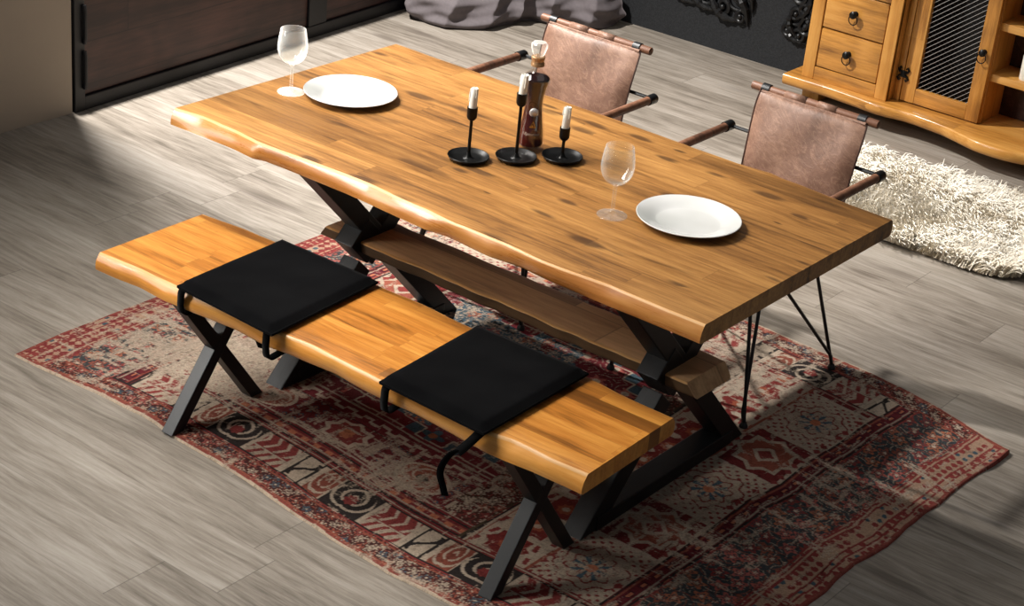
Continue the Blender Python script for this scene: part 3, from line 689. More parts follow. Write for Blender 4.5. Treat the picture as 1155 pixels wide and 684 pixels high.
for cx_ in (-.520, .540):
    hw = .033
    bm = bmesh.new(); bar_yz(bm, (-.335, .71), (.352, RZ), .058, cx_ - hw + .001, cx_ + hw - .001, (.711, RZ))
    from_bm('leg', bm, M['black_wood'], TBL, bevel=.003)
    bm = bmesh.new(); bar_yz(bm, (-.020, .408), (-.090, .338), .105, cx_ - hw - .001, cx_ + hw + .001)
    from_bm('corner_block', bm, M['black_wood'], TBL, bevel=.003)
    bm = bmesh.new(); bar_yz(bm, (.335, .71), (-.05, .31), .060, cx_ - hw, cx_ + hw, (.711, None))
    from_bm('leg', bm, M['black_wood'], TBL, bevel=.003)
    bm = bmesh.new(); bar_yz(bm, (-.060, .295), (-.343, RZ), .068, cx_ - hw + .002, cx_ + hw - .002, (None, RZ))
    from_bm('leg', bm, M['black_wood'], TBL, bevel=.003)
    bm = bmesh.new(); box(bm, cx_ - hw - .002, cx_ + hw + .002, -.325, .325, RZ, RZ + .042)
    from_bm('sole_bar', bm, M['black_wood'], TBL, bevel=.003)
    bm = bmesh.new(); box(bm, cx_ - .045, cx_ + .045, -.37, .37, .704, .713)
    from_bm('mounting_plate', bm, M['black_metal'], TBL)
n = 120; sx = np.linspace(-.625, .640, n)
sf = -.088 + .002 * np.sin(sx * 19) + .0015 * np.sin(sx * 47 + 1) + vnoise(n, 5, 8) * .0028; sb = .09 + .002 * np.sin(sx * 23 + 2) + vnoise(n, 6, 9) * .003
slab('stretcher', sx, sf, sf + .006, sb, sb - .004, .382, .342, M['stretcher'], M['stretcher_side'], TBL, M['edge_highlight'], ch=.0032, bulge=.002, endslope=.03)

# ---- bench
BYAW = .0267; BC = (.0068, -.5942)
BEN = empty('bench', 'long live-edge pine bench on black crossed metal legs in front of the table', 'bench', (BC[0], BC[1], 0), BYAW)
def tob(x, y):
    dx, dy = x - BC[0], y - BC[1]; c, s = math.cos(BYAW), math.sin(BYAW); return dx * c + dy * s, -dx * s + dy * c
def trace(px, py, q):
    a = [tob(x, y) for x, y in zip(px, py)]; return np.interp(q, [p[0] for p in a], [p[1] for p in a])
xs = np.linspace(-.787, .787, 140)
ft = trace([-.773, -.686, -.605, -.528, -.35, -.22, -.154, -.07, .052, .198, .4, .525, .591, .698, .796], [-.803, -.797, -.792, -.790, -.789, -.786, -.780, -.769, -.770, -.776, -.778, -.775, -.760, -.762, -.757], xs) + vnoise(140, 6, 21) * .002
fb = trace([-.795, -.702, -.614, -.518, -.474, -.389, -.272, -.16, -.09, .052, .192, .313, .402, .545, .663, .794], [-.814, -.812, -.801, -.808, -.803, -.793, -.782, -.790, -.776, -.768, -.776, -.772, -.777, -.784, -.775, -.771], xs) + vnoise(140, 8, 22) * .002
bt = trace([-.793, -.717, -.643, -.562, -.4, -.167, .006, .179, .4, .525, .633, .79], [-.421, -.414, -.403, -.399, -.392, -.388, -.385, -.393, -.386, -.382, -.393, -.391], xs) + vnoise(140, 6, 23) * .002
slab('seat', xs, ft, fb, bt, bt + .006, .4615, .4125, M['bench'], M['bench_edge'], BEN, M['edge_highlight'], ch=.0045, bulge=.007)
for cx_ in (-.537, .543):
    bm = bmesh.new(); bar_yz(bm, (-.150, .413), (.150, RZ), .036, cx_ - .0195, cx_ + .0195, (.413, RZ))
    from_bm('leg', bm, M['black_metal'], BEN, bevel=.002)
    bm = bmesh.new(); bar_yz(bm, (.150, .413), (-.158, RZ), .036, cx_ - .020, cx_ + .020, (.413, RZ))
    from_bm('leg', bm, M['black_metal'], BEN, bevel=.002)
    bm = bmesh.new(); box(bm, cx_ - .03, cx_ + .03, -.165, .165, .408, .4135)
    from_bm('mounting_plate', bm, M['black_metal'], BEN)

# ---- velvet cushions on the bench
def cushion(q, label, seed):
    """q: corners near-left, near-right, far-right, far-left in world xy"""
    q = np.array(q); c = q.mean(0); o = empty('seat_cushion', label, 'cushion', (c[0], c[1], .462), 0, 'black velvet bench cushions')
    n = 28; V = []; F = []
    r = np.random.RandomState(seed); nz = fbm(n + 1, n + 1, 9, 9, seed, 3)
    for side in (0, 1):
        for j in range(n + 1):
            for i in range(n + 1):
                u, v = i / n, j / n
                p = (q[0] * (1 - u) + q[1] * u) * (1 - v) + (q[3] * (1 - u) + q[2] * u) * v - c
                eu = min(u, 1 - u) * n; ev = min(v, 1 - v) * n; ed = min(eu, ev)
                k = min(1, ed / 3.0); k = math.sqrt(max(0, 1 - (1 - k) ** 2))
                z =   .0115 + (.0105 + .009 * k + .004 * (nz[j, i] - .5) * k if not side else -.0095)
                if ed == 0: z = .010
                V.append((p[0], p[1], z))
    W = n + 1
    for side in (0, 1):
        b = side * W * W
        for j in range(n):
            for i in range(n):
                a = b + j * W + i; f = (a, a + 1, a + W + 1, a + W); F.append(f if not side else tuple(reversed(f)))
    bnd = [i for i in range(W)] + [j * W + n for j in range(1, W)] + [n * W + i for i in range(n - 1, -1, -1)] + [j * W for j in range(n - 1, 0, -1)]
    for k in range(len(bnd)):
        a, b = bnd[k], bnd[(k + 1) % len(bnd)]; F.append((b, a, a + W * W, b + W * W))
    mesh_obj('pad', V, F, M['velvet'], o, smooth=True)
    bm = bmesh.new(); pts = [(V[i][0], V[i][1], .012) for i in bnd]; tube(bm, pts + [pts[0]], .0038, 6, cap=False); from_bm('piping', bm, M['velvet'], o, True)
    return o, c
def strap(o, c, pts, w=.011, mat='velvet', smooth=True):
    """flat ribbon through world points, broad side given per point along wdir"""
    P_ = smooth_prof([p[:3] for p in pts], 6); Wd = np.array(pts[0][3] if len(pts[0]) > 3 else (1, 0, 0), float)
    Wd /= np.linalg.norm(Wd); V = []; F = []
    for p in P_:
        p = np.array(p) - np.array((c[0], c[1], .462))
        V += [tuple(p - Wd * w), tuple(p + Wd * w)]
    for i in range(len(P_) - 1): F.append((2 * i, 2 * i + 1, 2 * i + 3, 2 * i + 2))
    s = mesh_obj('strap', V, F, M[mat], o, smooth=True); md = s.modifiers.new('solid', 'SOLIDIFY'); md.thickness = .003; md.offset = 0
CQ1 = [(-.470, -.806), (-.122, -.818), (-.150, -.400), (-.490, -.408)]
CQ2 = [(.219, -.800), (.540, -.806), (.532, -.392), (.192, -.406)]
c1, cc1 = cushion(CQ1, 'black velvet bench cushion nearer the far left end of the bench, both straps tucked under', 5)
c2, cc2 = cushion(CQ2, 'black velvet bench cushion nearer the right end of the bench with a strap hanging loose', 8)
BX = (math.cos(BYAW), math.sin(BYAW), 0)
def loop(o, c, x, yf, zlow=.400):
    strap(o, c, [(x, yf + .012, .474, BX), (x, yf - .006, .468), (x, yf - .009, .445), (x, yf - .009, .425), (x + .002, yf - .001, zlow + .004), (x + .004, yf + .04, zlow + .007), (x + .006, yf + .12, .408)])
loop(c1, cc1, -.452, -.803); loop(c1, cc1, -.146, -.803, .392); loop(c2, cc2, .240, -.796)
strap(c2, cc2, [(.528, -.792, .474, (.8, -.35, -.45)), (.522, -.806, .462), (.500, -.812, .43), (.478, -.812, .402)], .012)
strap(c2, cc2, [(.480, -.812, .408, (.78, .62, 0)), (.462, -.818, .393), (.444, -.822, .36), (.438, -.822, .33), (.447, -.820, .30), (.458, -.822, .278)], .0085)
# knotted ties dangling under the bench
strap(c1, cc1, [(-.30, -.70, .41, (.9, .3, 0)), (-.295, -.70, .385), (-.272, -.71, .362), (-.262, -.71, .345)], .008)
bm = bmesh.new(); tube(bm, [(-.30 - cc1[0], -.70 - cc1[1], -.052), (-.315 - cc1[0], -.69 - cc1[1], -.075), (-.30 - cc1[0], -.70 - cc1[1], -.088), (-.285 - cc1[0], -.705 - cc1[1], -.07)], .004, 6)
from_bm('tie', bm, M['velvet'], c1, True)

# ------------------------------------------------------------------ leather armchairs
def make_chair(label):
    o = empty('leather_armchair', label, 'armchair', (.315, .70, 0), 0, 'leather sling armchairs pushed up to the table')
    X0, Y0 = .315, .70
    rod = .0055
    def seg(name, pts, r=rod, mat='black_metal', n=8):
        bm = bmesh.new(); tube(bm, pts, r, n); return from_bm(name, bm, M[mat], o, True)
    # hairpin legs
    for sx in (-1, 1):
        for foot, a, b in (((.235, -.269), (.160, -.215), (.161, -.150)), ((.232, .250), (.172, .110), (.173, -.118))):
            bm = bmesh.new()
            tube(bm, [(sx * a[0], a[1], .425), (sx * foot[0], foot[1], .016)], rod, 8); tube(bm, [(sx * b[0], b[1], .425), (sx * (foot[0] - .006), foot[1] - .006, .05), (sx * foot[0], foot[1], .016)], rod, 8)
            lg = from_bm('leg', bm, M['black_metal'], o, True)
            bm = bmesh.new(); lathe(bm, [(0, .0065), (.0125, .0065), (.0125, .012), (.008, .022), (0, .022)], 14, c=(sx * foot[0], foot[1], 0)); from_bm('foot_cap', bm, M['black_metal'], lg, True)
    bm = bmesh.new()
    fr = [(-.172, -.22, .425), (.172, -.22, .425), (.172, .235, .425), (-.172, .235, .425)]
    for k in range(4): tube(bm, [fr[k], fr[(k + 1) % 4]], .0085, 8)
    from_bm('seat_frame', bm, M['black_metal'], o, True)
    # back posts with clips
    for sx in (-1, 1):
        bm = bmesh.new(); tube(bm, [(sx * .150, .235, .425), (sx * .150, .29, .60), (sx * .150 - .018, .343, .768)], .006, 8)
        from_bm('back_post', bm, M['black_metal'], o, True)
    for sx in (-1, 1):
        bm = bmesh.new(); tube(bm, [(sx * .166 - .013 - .02, .335, .775), (sx * .166 + .013 - .02, .335, .775)], .0165, 14); from_bm('clip', bm, M['black_metal'], o, True)
    bm = bmesh.new(); tube(bm, [(-.236, .335, .775), (.198, .335, .775)], .0128, 16); from_bm('back_dowel', bm, M['dowel'], o, True, bevel=.002)
    # arms
    for sx in (-1, 1):
        ax = sx * .262 - .012
        bm = bmesh.new(); tube(bm, [(ax, -.17, .64), (ax, .285, .64)], .0138, 16); arm = from_bm('armrest', bm, M['dowel'], o, True)
        bm = bmesh.new(); tube(bm, [(ax, .268, .64), (ax, .305, .64), (ax, .310, .64)], .0165, 16, radii=[.0165, .0165, .0135]); from_bm('end_cap', bm, M['black_metal'], arm, True)
        bm = bmesh.new(); tube(bm, [(ax, -.185, .64), (ax, -.155, .64)], .0165, 16); from_bm('end_cap', bm, M['black_metal'], arm, True)
        seg('arm_support', [(sx * .172, -.21, .425), (ax, -.17, .63)], .007)
    seg('cross_bar', [(-.274, .297, .64), (.25, .297, .64)], .006)
    # leather sling: profile y,z from the top dowel down to the seat front
    prof = smooth_prof([(.318, .770), (.296, .72), (.272, .65), (.252, .57), (.238, .50), (.215, .452), (.17, .438), (.05, .430), (-.10, .432), (-.21, .44), (-.23, .43)], 6)
    P_ = np.array(prof); d = np.gradient(P_, axis=0); d /= np.linalg.norm(d, axis=1)[:, None]; nr = np.stack([d[:, 1], -d[:, 0]], 1)   # towards the sitter
    nx = 15; V = []; F = []; m = len(P_)
    for side, off in ((0, .014), (1, -.004)):
        for i in range(m):
            for k in range(nx):
                u = k / (nx - 1) * 2 - 1; e = abs(u); pf = (1 - e ** 8) ** .5 if side == 0 else 1
                end = min(1, min(i, m - 1 - i) / 3.0) ** .5
                wv = .0025 * math.sin(u * 5 + i * .35) * (1 if side == 0 else 0)
                q = P_[i] + nr[i] * (off * (pf * end if side == 0 else 1) + wv)
                w = .180 + .004 * math.sin(i * .25)
                V.append((u * w - .015 * (i < 30) * 1.0 * max(0, 1 - i / 30), q[0], q[1]))
    for side in (0, 1):
        b = side * m * nx
        for i in range(m - 1):
            for k in range(nx - 1):
                a = b + i * nx + k; f = (a, a + 1, a + nx + 1, a + nx); F.append(f if side else tuple(reversed(f)))
    bd = [k for k in range(nx)] + [i * nx + nx - 1 for i in range(1, m)] + [(m - 1) * nx + k for k in range(nx - 2, -1, -1)] + [i * nx for i in range(m - 2, 0, -1)]
    for k in range(len(bd)): a, b = bd[k], bd[(k + 1) % len(bd)]; F.append((a, b, b + m * nx, a + m * nx))
    sl = mesh_obj('sling', V, F, M['leather'], o, smooth=True); sl.data.set_sharp_from_angle(angle=math.radians(60))
    for sx in (-1, 1):
        bm = bmesh.new(); pts = [V[i * nx + (nx - 1 if sx > 0 else 0)] for i in range(0, m - 3, 2)]; pts = [(p[0] + sx * .002, p[1] + .001, p[2]) for p in pts]
        tube(bm, pts, .003, 6); from_bm('piping', bm, M['piping'], sl, True)
    # leather loops round the dowel
    for x0, x1 in ((-.168 + .05, -.045), (-.005, .058), ):
        pts = []
        for k in range(13):
            a = -PI * .45 + k / 12 * PI * 1.15
            pts.append((.335 - .0136 * math.cos(a), .775 + .0136 * math.sin(a)))
        pts = [(.3155, .752)] + pts
        V2 = []; F2 = []
        for (y, z) in pts: V2 += [(x0, y, z), (x1, y, z)]
        for k in range(len(pts) - 1): F2.append((2 * k, 2 * k + 1, 2 * k + 3, 2 * k + 2))
        lp = mesh_obj('loop', V2, F2, M['leather'], sl, smooth=True); md = lp.modifiers.new('s', 'SOLIDIFY'); md.thickness = .0016; md.offset = 0
    # thin top hem
    bm = bmesh.new(); tube(bm, [(-.193, .3195, .770), (-.1, .319, .768), (.06, .319, .768), (.165, .3195, .770)], .0058, 8); from_bm('hem', bm, M['leather'], sl, True)
    return o
ch2 = make_chair('brown leather sling armchair on hairpin legs, the one nearer the fur rug and sideboard')
ch1 = copy_tree(ch2); ch1.location = (-.498, .70, 0)
ch1['label'] = 'brown leather sling armchair on hairpin legs, directly behind the bottle and candlesticks'

# ------------------------------------------------------------------ tableware
ZT = .7602
def plate(x, y, label):
    bm = bmesh.new()
    prof = [(0, .004), (.078, .004), (.086, .0055), (.098, .011), (.118, .0175), (.1325, .0215), (.1342, .0205), (.134, .019), (.118, .0135), (.099, .007), (.088, .0012), (.082, 0), (.074, 0), (.072, .0015), (0, .0015)]
    lathe(bm, prof, 72)
    o = from_bm('plate', bm, M['china'], None, True, (x, y, ZT)); tag(o, label, 'plate', 'white dinner plates'); return o
plate(-.630, -.007, 'white dinner plate on the table at the far left end beside a wine glass')
p2 = plate(.521, 0.002, 'white dinner plate on the table at the right end')
def wine_glass(x, y, label, mat='glass'):
    bm = bmesh.new()
    out = smooth_prof([(.0385, .0), (.0385, .0022), (.030, .0045), (.012, .0085), (.0052, .014), (.0042, .03), (.004, .06), (.0048, .078), (.012, .086), (.026, .094), (.0375, .110), (.0425, .131), (.0415, .152), (.0385, .172), (.0355, .188)], 5)
    inn = smooth_prof([(.0347, .188), (.0376, .172), (.0406, .152), (.0415, .131), (.0365, .111), (.025, .0965), (.010, .090), (0, .0885)], 5)
    lathe(bm, [(0, 0)] + out + inn, 48)
    o = from_bm('wine_glass', bm, M[mat], None, True, (x, y, ZT)); tag(o, label, 'wine glass', 'wine glasses'); return o
wine_glass(-.763, -.111, 'clear empty stemmed wine glass at the far left end of the table', 'glass_glare')
wine_glass(.364, -.111, 'clear empty stemmed wine glass left of the right-hand plate')
def candlestick(x, y, h, ch, label, clabel, lean):
    o = empty('candlestick', label, 'candlestick', (x, y, ZT), 0, 'black metal candlesticks')
    bm = bmesh.new(); lathe(bm, [(0, .0045), (.03, .0045), (.046, .006), (.053, .0125), (.0555, .0132), (.0565, .012), (.052, .0045), (.044, 0), (0, 0)], 48)
    from_bm('dish', bm, M['iron'], o, True)
    bm = bmesh.new(); lathe(bm, smooth_prof([(.016, .0045), (.010, .008), (.0055, .018), (.0046, .03), (.0044, h - .045), (.0052, h - .038), (.011, h - .033), (.0140, h - .026)], 4) + [(.0142, h), (.0122, h), (.0118, h - .02), (0, h - .02)], 24)
    from_bm('stem', bm, M['iron'], o, True)
    c = empty('candle', clabel, 'candle', (x, y, ZT + h - .018), 0, 'white taper candles'); c.rotation_euler = (lean[0], lean[1], 0)
    bm = bmesh.new()
    lathe(bm, [(0, 0), (.0102, 0), (.0108, .01), (.0106, .04), (.0098, ch), (.0085, ch + .002), (.006, ch + .0005), (.003, ch - .001), (0, ch - .001)], 20)
    for k in range(3):
        a = k * 2.2 + h * 40; tube(bm, [(.0100 * math.cos(a), .0100 * math.sin(a), ch), (.0112 * math.cos(a), .0112 * math.sin(a), ch - .012), (.0112 * math.cos(a), .0112 * math.sin(a), ch - .022 - .006 * k)], .0018, 6)
    b = from_bm('wax', bm, M['wax'], c, True)
    bm = bmesh.new(); tube(bm, [(0, 0, ch - .002), (.0004, 0, ch + .003), (.0015, .0005, ch + .006)], .0007, 6); from_bm('wick', bm, M['wick'], c, True)
candlestick(-.111, -.107, .148, .070, 'black iron candlestick, leftmost of the three on the table, medium height', 'white candle stub in the leftmost candlestick', (.0, .03))
candlestick(-.029, -.005, .188, .070, 'tallest black iron candlestick, in the middle in front of the bottle', 'white candle stub in the tallest middle candlestick, in front of the bottle', (.03, .09))
candlestick(.051, .095, .092, .074, 'shortest black iron candlestick, rightmost of the three on the table', 'white candle stub in the shortest rightmost candlestick', (-.02, .02))
def bottle(x, y):
    o = empty('liquor_bottle', 'waisted glass liquor bottle of dark red drink with a crystal stopper', 'bottle', (x, y, ZT), 0)
    ang = math.atan2(-3.75 - y, 2.69 - x)
    prof = smooth_prof([(.0385, .006), (.0388, .02), (.0365, .05), (.0305, .095), (.0275, .128), (.0292, .155), (.0350, .182), (.0400, .2), (.0385, .207), (.028, .216), (.0185, .222), (.0165, .228), (.0165, .238)], 5)
    bm = bmesh.new(); inner = [(max(.002, r - .0035), z) for r, z in reversed(prof) if z > .013] + [(0, .0155)]
    lathe(bm, [(0, 0), (.034, 0), (.0372, .002)] + prof + inner, 48); from_bm('glass_body', bm, M['bottle_glass'], o, True)
    bm = bmesh.new(); liq = [(r - .0042, z) for r, z in prof if .018 < z < .208]
    lathe(bm, [(0, .0165), (liq[0][0] - .002, .0165)] + liq + [(0, liq[-1][1])], 48); from_bm('drink', bm, M['liquor'], o, True)
    bm = bmesh.new(); lathe(bm, [(.0165, .238), (.0185, .239), (.0185, .246), (.0175, .248), (.0175, .256), (.0185, .258), (.0185, .264), (.016, .266), (0, .266)], 32); from_bm('collar', bm, M['cork'], o, True)
    bm = bmesh.new(); lathe(bm, [(0, .266), (.0125, .266), (.017, .273), (.0225, .290), (.0222, .299), (.018, .304), (0, .304)], 10); from_bm('stopper', bm, M['glass_glare'], o, False)
    # crystal disc, gold triangle and lettering wrapped on the front
    def rad(z): return float(np.interp(z, [p[1] for p in prof[:-20]], [p[0] for p in prof[:-20]]))
    def wrap(name, verts, faces, mat, lift=.0006, smooth=False):
        V = []
        for a, b, c in verts:
            r = rad(b) + lift + c; th = ang + a / r; V.append((r * math.cos(th), r * math.sin(th), b))
        return mesh_obj(name, V, faces, M[mat], o, smooth)
    bm = bmesh.new(); bmesh.ops.create_uvsphere(bm, u_segments=20, v_segments=12, radius=.0125)
    r = rad(.115); rot = Matrix.Translation((r * math.cos(ang + .1), r * math.sin(ang + .1), .115)) @ Matrix.Rotation(ang + .1, 4, 'Z') @ Matrix.Diagonal((.45, 1, 1, 1)); bmesh.ops.transform(bm, matrix=rot, verts=bm.verts)
    from_bm('crystal_disc', bm, M['china_disc'], o, True)
    z0, hh, wd = .073, .018, .0095; a0 = .1 * .03
    outer = [(a0 - wd, z0), (a0 + wd, z0), (a0 + .001, z0 + hh)]; cx, cz = a0, z0 + hh * .35; inr = [(cx + (p - cx) * .62, cz + (q - cz) * .62) for p, q in outer]
    V = []; Fc = []
    for k in range(3):
        for t in range(7):
            for ring in (outer, inr):
                p = ring[k]; q = ring[(k + 1) % 3]; V.append((p[0] + (q[0] - p[0]) * t / 7, p[1] + (q[1] - p[1]) * t / 7, 0))
    nn = len(V) // 2
    for k in range(nn): Fc.append((2 * k, 2 * ((k + 1) % nn), 2 * ((k + 1) % nn) + 1, 2 * k + 1))
    b0 = len(V); V += [(a0 - .005, z0 + .002, 0), (a0 + .002, z0 + .002, 0), (a0 + .0005, z0 + .009, 0)]; Fc.append((b0, b0 + 1, b0 + 2))
    wrap('triangle_emblem', V, Fc, 'gold')
    cu = bpy.data.curves.new('letters', 'FONT'); cu.body = 'Epicurean'; cu.size = .0108; cu.shear = .3; cu.align_x = 'CENTER'; cu.resolution_u = 3
    tmp = bpy.data.objects.new('letters_tmp', cu); COL.objects.link(tmp); dg = bpy.context.evaluated_depsgraph_get(); me = bpy.data.meshes.new_from_object(tmp.evaluated_get(dg))
    vs = [(v.co.x + a0, v.co.y + .052, 0) for v in me.vertices]; fs = [tuple(p.vertices) for p in me.polygons]
    bpy.data.objects.remove(tmp); bpy.data.meshes.remove(me); bpy.data.curves.remove(cu)
    wrap('lettering', vs, fs, 'lettering')
M['china_disc'] = simple('cut_crystal', rgb(196, 190, 186), .08, .55, var=.5, nscale=110)
bottle(-.054, .086)

# ------------------------------------------------------------------ sideboard
def sideboard():
    yaw = 0.0; o = empty('sideboard', 'honey pine sideboard with drawers, wire mesh door and open shelves at the back right', 'sideboard', (0, 0, 0))
    def bx(name, x0, x1, y0, y1, z0, z1, mat, par=o, bev=.004):
        bm = bmesh.new(); box(bm, x0, x1, y0, y1, z0, z1); return from_bm(name, bm, M[mat], par, True, bevel=bev)
    ZP = .118; XL, XR = -.83, 1.09
    # plinth board with a wavy front
    n = 160; xs = np.linspace(-.862, 1.13, n); mid = .135
    xm = np.where(xs > mid, 2 * mid - xs, xs)
    fr = np.interp(xm, [-.862, -.65, -.5, -.44, -.385, -.33, -.28, -.2, -.10, 0, .06, .11, .135], [3.005, 3.010, 2.998, 2.987, 2.988, 3.002, 3.012, 3.004, 2.990, 2.955, 2.930, 2.926, 2.928])
    k = np.array([.25, .5, .25]); fr = np.convolve(np.pad(fr, 3, 'edge'), np.ones(7) / 7, 'valid')
    slab('plinth', xs, fr, fr + .006, np.full(n, 3.345), np.full(n, 3.345), ZP, .070, M['cab_h'], M['cab_h'], o, None, ch=.004, bulge=.007)
    for x in (-.78, 1.05): bx('foot', x - .04, x + .04, 3.12, 3.30, 0, .071, 'cab_v')
    # drawer case
    dx0, dx1, dy = -.800, -.398, 3.052
    ZTOP = .80
    bx('side_panel', dx0, dx0 + .022, dy + .002, 3.33, ZP, ZTOP, 'cab_v'); bx('side_panel', dx1 - .022, dx1, dy + .002, 3.33, ZP, ZTOP, 'cab_v')
    bx('stile', dx0, dx0 + .055, dy - .004, dy + .02, ZP, ZTOP, 'cab_v'); bx('stile', dx1 - .055, dx1, dy - .004, dy + .02, ZP, ZTOP, 'cab_v')
    bx('rail', dx0 + .055, dx1 - .055, dy - .003, dy + .02, ZP, ZP + .056, 'cab_h'); bx('rail', dx0 + .055, dx1 - .055, dy - .003, dy + .02, .523, ZTOP, 'cab_h')
    bx('case_back', dx0 + .02, dx1 - .02, 3.31, 3.33, ZP, ZTOP, 'cab_h')
    for z0, z1 in ((.178, .345), (.351, .519)):
        d = bx('drawer', dx0 + .059, dx1 - .059, dy - .002, dy + .2, z0, z1, 'cab_h', bev=.006)
        bm = bmesh.new(); X, Z = -.606 + .007, (z0 + z1) / 2 + .006
        R = Matrix.Translation((X, dy - .002, Z)) @ Matrix.Rotation(PI / 2, 4, 'X'); b2 = bmesh.new(); lathe(b2, [(0, 0), (.012, 0), (.0105, .004), (.006, .008), (.0065, .014), (.0125, .018), (.0165, .024), (.0155, .030), (.009, .035), (0, .036)], 24)
        bmesh.ops.transform(b2, matrix=R, verts=b2.verts); from_bm('knob', b2, M['iron'], d, True)
        rg = [(X + .0195 * math.cos(t), dy - .018 - .006 * (1 - math.cos(t + PI / 2)) * .4, Z - .022 + .0215 * math.sin(t)) for t in np.linspace(0, 2 * PI, 33)]
        tube(bm, rg, .0022, 8, cap=False); from_bm('ring_pull', bm, M['iron'], d, True)
    # door case, set back a little
    cx0, cx1, cy = -.398, -.012, 3.112
    bx('side_panel', cx1 - .024, cx1 + .002, cy + .024, 3.33, ZP, ZTOP, 'cab_v'); bx('case_back', cx0, cx1 - .02, 3.30, 3.325, ZP, ZTOP, 'black_wood')
    bx('stile', cx0 + .002, cx0 + .030, cy - .002, cy + .024, ZP, ZTOP, 'cab_v')
    door = bx('door', cx0 + .034, cx0 + .034 + .062, cy - .004, cy + .022, ZP + .006, ZTOP - .01, 'cab_v'); D0 = cx0 + .034; D1 = cx1
    bx('door_stile', D1 - .058, D1, cy - .004, cy + .022, ZP + .006, ZTOP - .01, 'cab_v', door)
    bx('door_rail', D0 + .062, D1 - .058, cy - .0035, cy + .022, ZP + .006, ZP + .070, 'cab_h', door); bx('door_rail', D0 + .062, D1 - .058, cy - .0035, cy + .022, ZTOP - .08, ZTOP - .01, 'cab_h', door)
    bm = bmesh.new(); A0, A1, B0, B1 = D0 + .060, D1 - .056, ZP + .066, ZTOP - .076; yy = cy + .008
    def clipline(px, pz, dx, dz):
        t0, t1 = -9, 9
        for p, d, lo, hi in ((px, dx, A0, A1), (pz, dz, B0, B1)):
            a, b = (lo - p) / d, (hi - p) / d
            if a > b: a, b = b, a
            t0, t1 = max(t0, a), min(t1, b)
        return t0, t1
    bm2 = bmesh.new()
    for k in range(-40, 60):
        px = A0 + k * .027
        for bmx, dz, yo, rr in ((bm, .80, 0, .0011), (bm2, -.80, .004, .0009)):
            t0, t1 = clipline(px, B0, 1.0, dz)
            if t1 - t0 > .01: tube(bmx, [(px + t0, yy + yo, B0 + t0 * dz), (px + t1, yy + yo, B0 + t1 * dz)], rr, 6)
    from_bm('wire_mesh', bm, M['wire'], door, True); from_bm('wire_mesh', bm2, M['black_metal'], door, True)
    # hinge: butterfly of scrolls
    bm = bmesh.new(); hx, hz, hy = cx0 + .032, .236, cy - .006
    box(bm, hx - .012, hx + .012, hy - .003, hy + .003, hz - .014, hz + .014)
    for sx in (-1, 1):
        for sz in (-1, 1): tube(bm, [(hx + sx * .006, hy - .002, hz + sz * .004), (hx + sx * .018, hy - .002, hz + sz * .010), (hx + sx * .024, hy - .002, hz + sz * .020), (hx + sx * .016, hy - .002, hz + sz * .028), (hx + sx * .010, hy - .002, hz + sz * .022)], .0045, 8, radii=[.005, .0055, .005, .0045, .003])
    from_bm('hinge', bm, M['iron'], door, True)
    X, Z = D1 - .030, .420; bm = bmesh.new(); R = Matrix.Translation((X, cy - .004, Z)) @ Matrix.Rotation(PI / 2, 4, 'X')
    lathe(bm, [(0, 0), (.011, 0), (.006, .006), (.0065, .012), (.0125, .017), (.0155, .022), (.0145, .028), (.008, .033), (0, .034)], 24); bmesh.ops.transform(bm, matrix=R, verts=bm.verts)
    tube(bm, [(X - .003 + .0185 * math.cos(t), cy - .020, Z - .024 + .0205 * math.sin(t)) for t in np.linspace(0, 2 * PI, 33)], .0022, 8, cap=False); from_bm('ring_knob', bm, M['iron'], door, True)
    # open shelves
    sx0, sx1, sy = cx1, .282, 3.135
    bx('shelf', sx0, sx1, sy + .005, 3.325, .300, .331, 'cab_h'); bx('shelf', sx0, sx1, sy + .005, 3.325, .512, .545, 'cab_h'); bx('back_panel', sx0, sx1, 3.315, 3.33, ZP, ZTOP, 'dark_planks', bev=.002)
    # matching closed case beyond the shelves
    bx('side_panel', sx1, sx1 + .024, cy, 3.33, ZP, ZTOP, 'cab_v'); bx('end_case', sx1 + .024, 1.07, cy, 3.33, ZP, ZTOP, 'cab_v')
    bx('top_board', -.84, 1.11, 3.02, 3.335, ZTOP, ZTOP + .035, 'cab_h')
M['wire'] = simple('grey_steel_wire', rgb(178, 176, 174), .35, .5, var=.08)
sideboard()
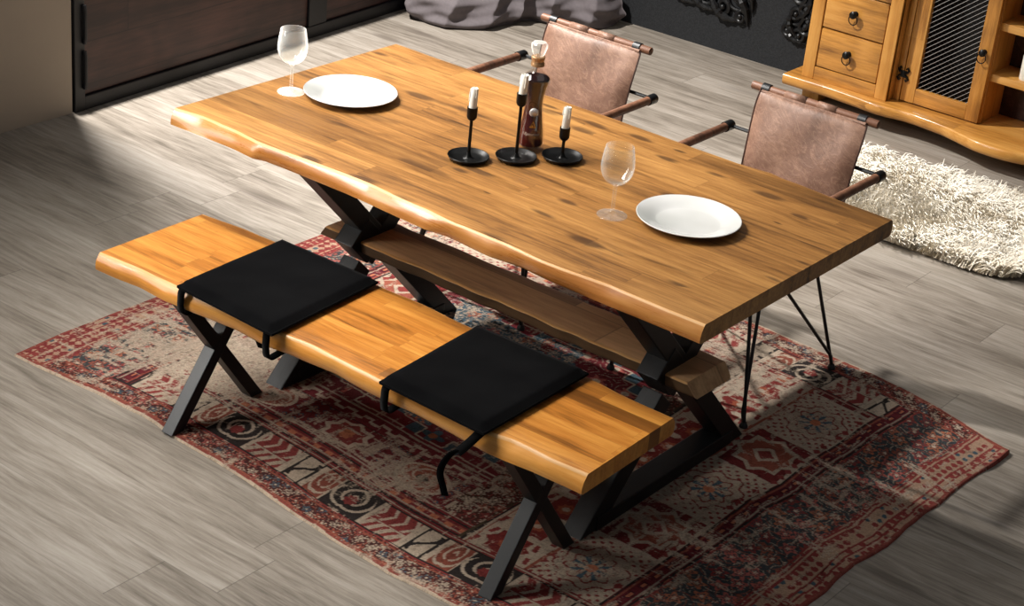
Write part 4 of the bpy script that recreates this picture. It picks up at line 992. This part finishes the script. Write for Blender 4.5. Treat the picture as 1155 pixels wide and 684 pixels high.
bm = bmesh.new(); lathe(bm, [(0, 0), (.026, 0), (.028, .004), (.028, .098), (.026, .104), (.022, .106), (.012, .103), (0, .102)], 32)
tag(from_bm('pillar_candle', bm, M['wax'], None, True, (.118, 3.19, .3312)), 'thick white pillar candle on the lower open shelf of the sideboard', 'candle')

# ------------------------------------------------------------------ light
def area(name, loc, target, size, power, color=(1, 1, 1), sy=None, spread=180):
    l = bpy.data.lights.new(name, 'AREA'); l.shape = 'RECTANGLE'; l.size = size; l.size_y = sy or size; l.energy = power; l.color = color; l.spread = math.radians(spread)
    o = bpy.data.objects.new(name, l); COL.objects.link(o); o.location = loc
    o.rotation_euler = (Vector(target) - Vector(loc)).to_track_quat('-Z', 'Y').to_euler(); return o
def spot(name, loc, target, angle, blend, power, radius, color=(1, 1, 1)):
    l = bpy.data.lights.new(name, 'SPOT'); l.spot_size = math.radians(angle); l.spot_blend = blend; l.energy = power; l.shadow_soft_size = radius; l.color = color
    o = bpy.data.objects.new(name, l); COL.objects.link(o); o.location = loc
    o.rotation_euler = (Vector(target) - Vector(loc)).to_track_quat('-Z', 'Y').to_euler(); return o
spot('key_lamp', (-2.80, .618, 3.5), (-1.5, 1.2, 0), 84, 1.0, 2000, .10, (1, .97, .93))
area('front_softbox', (-2.45, -2.6, 2.5), (-.3, -.3, .5), 1.0, 28, (1, .97, .92), 1.4, 80)
area('low_softbox', (-2.35, -2.3, 1.25), (0, 0, .4), .9, 7, (1, .97, .93), .9, 110)
area('overhead_fill', (.2, 1.4, 3.6), (0, 1.2, 0), 4.0, 14, (1, .97, .94), 2.0)
area('table_softbox', (-1.5, -.9, 3.0), (-.15, -.1, .7), 1.4, 34, (1, .97, .92), 1.1, 75)
w = bpy.data.worlds.new('world'); sc.world = w; w.use_nodes = True
w.node_tree.nodes['Background'].inputs[0].default_value = (.9, .95, 1, 1); w.node_tree.nodes['Background'].inputs[1].default_value = .13
sc.view_settings.view_transform = 'Standard'; sc.view_settings.look = 'None'; sc.view_settings.exposure = 0
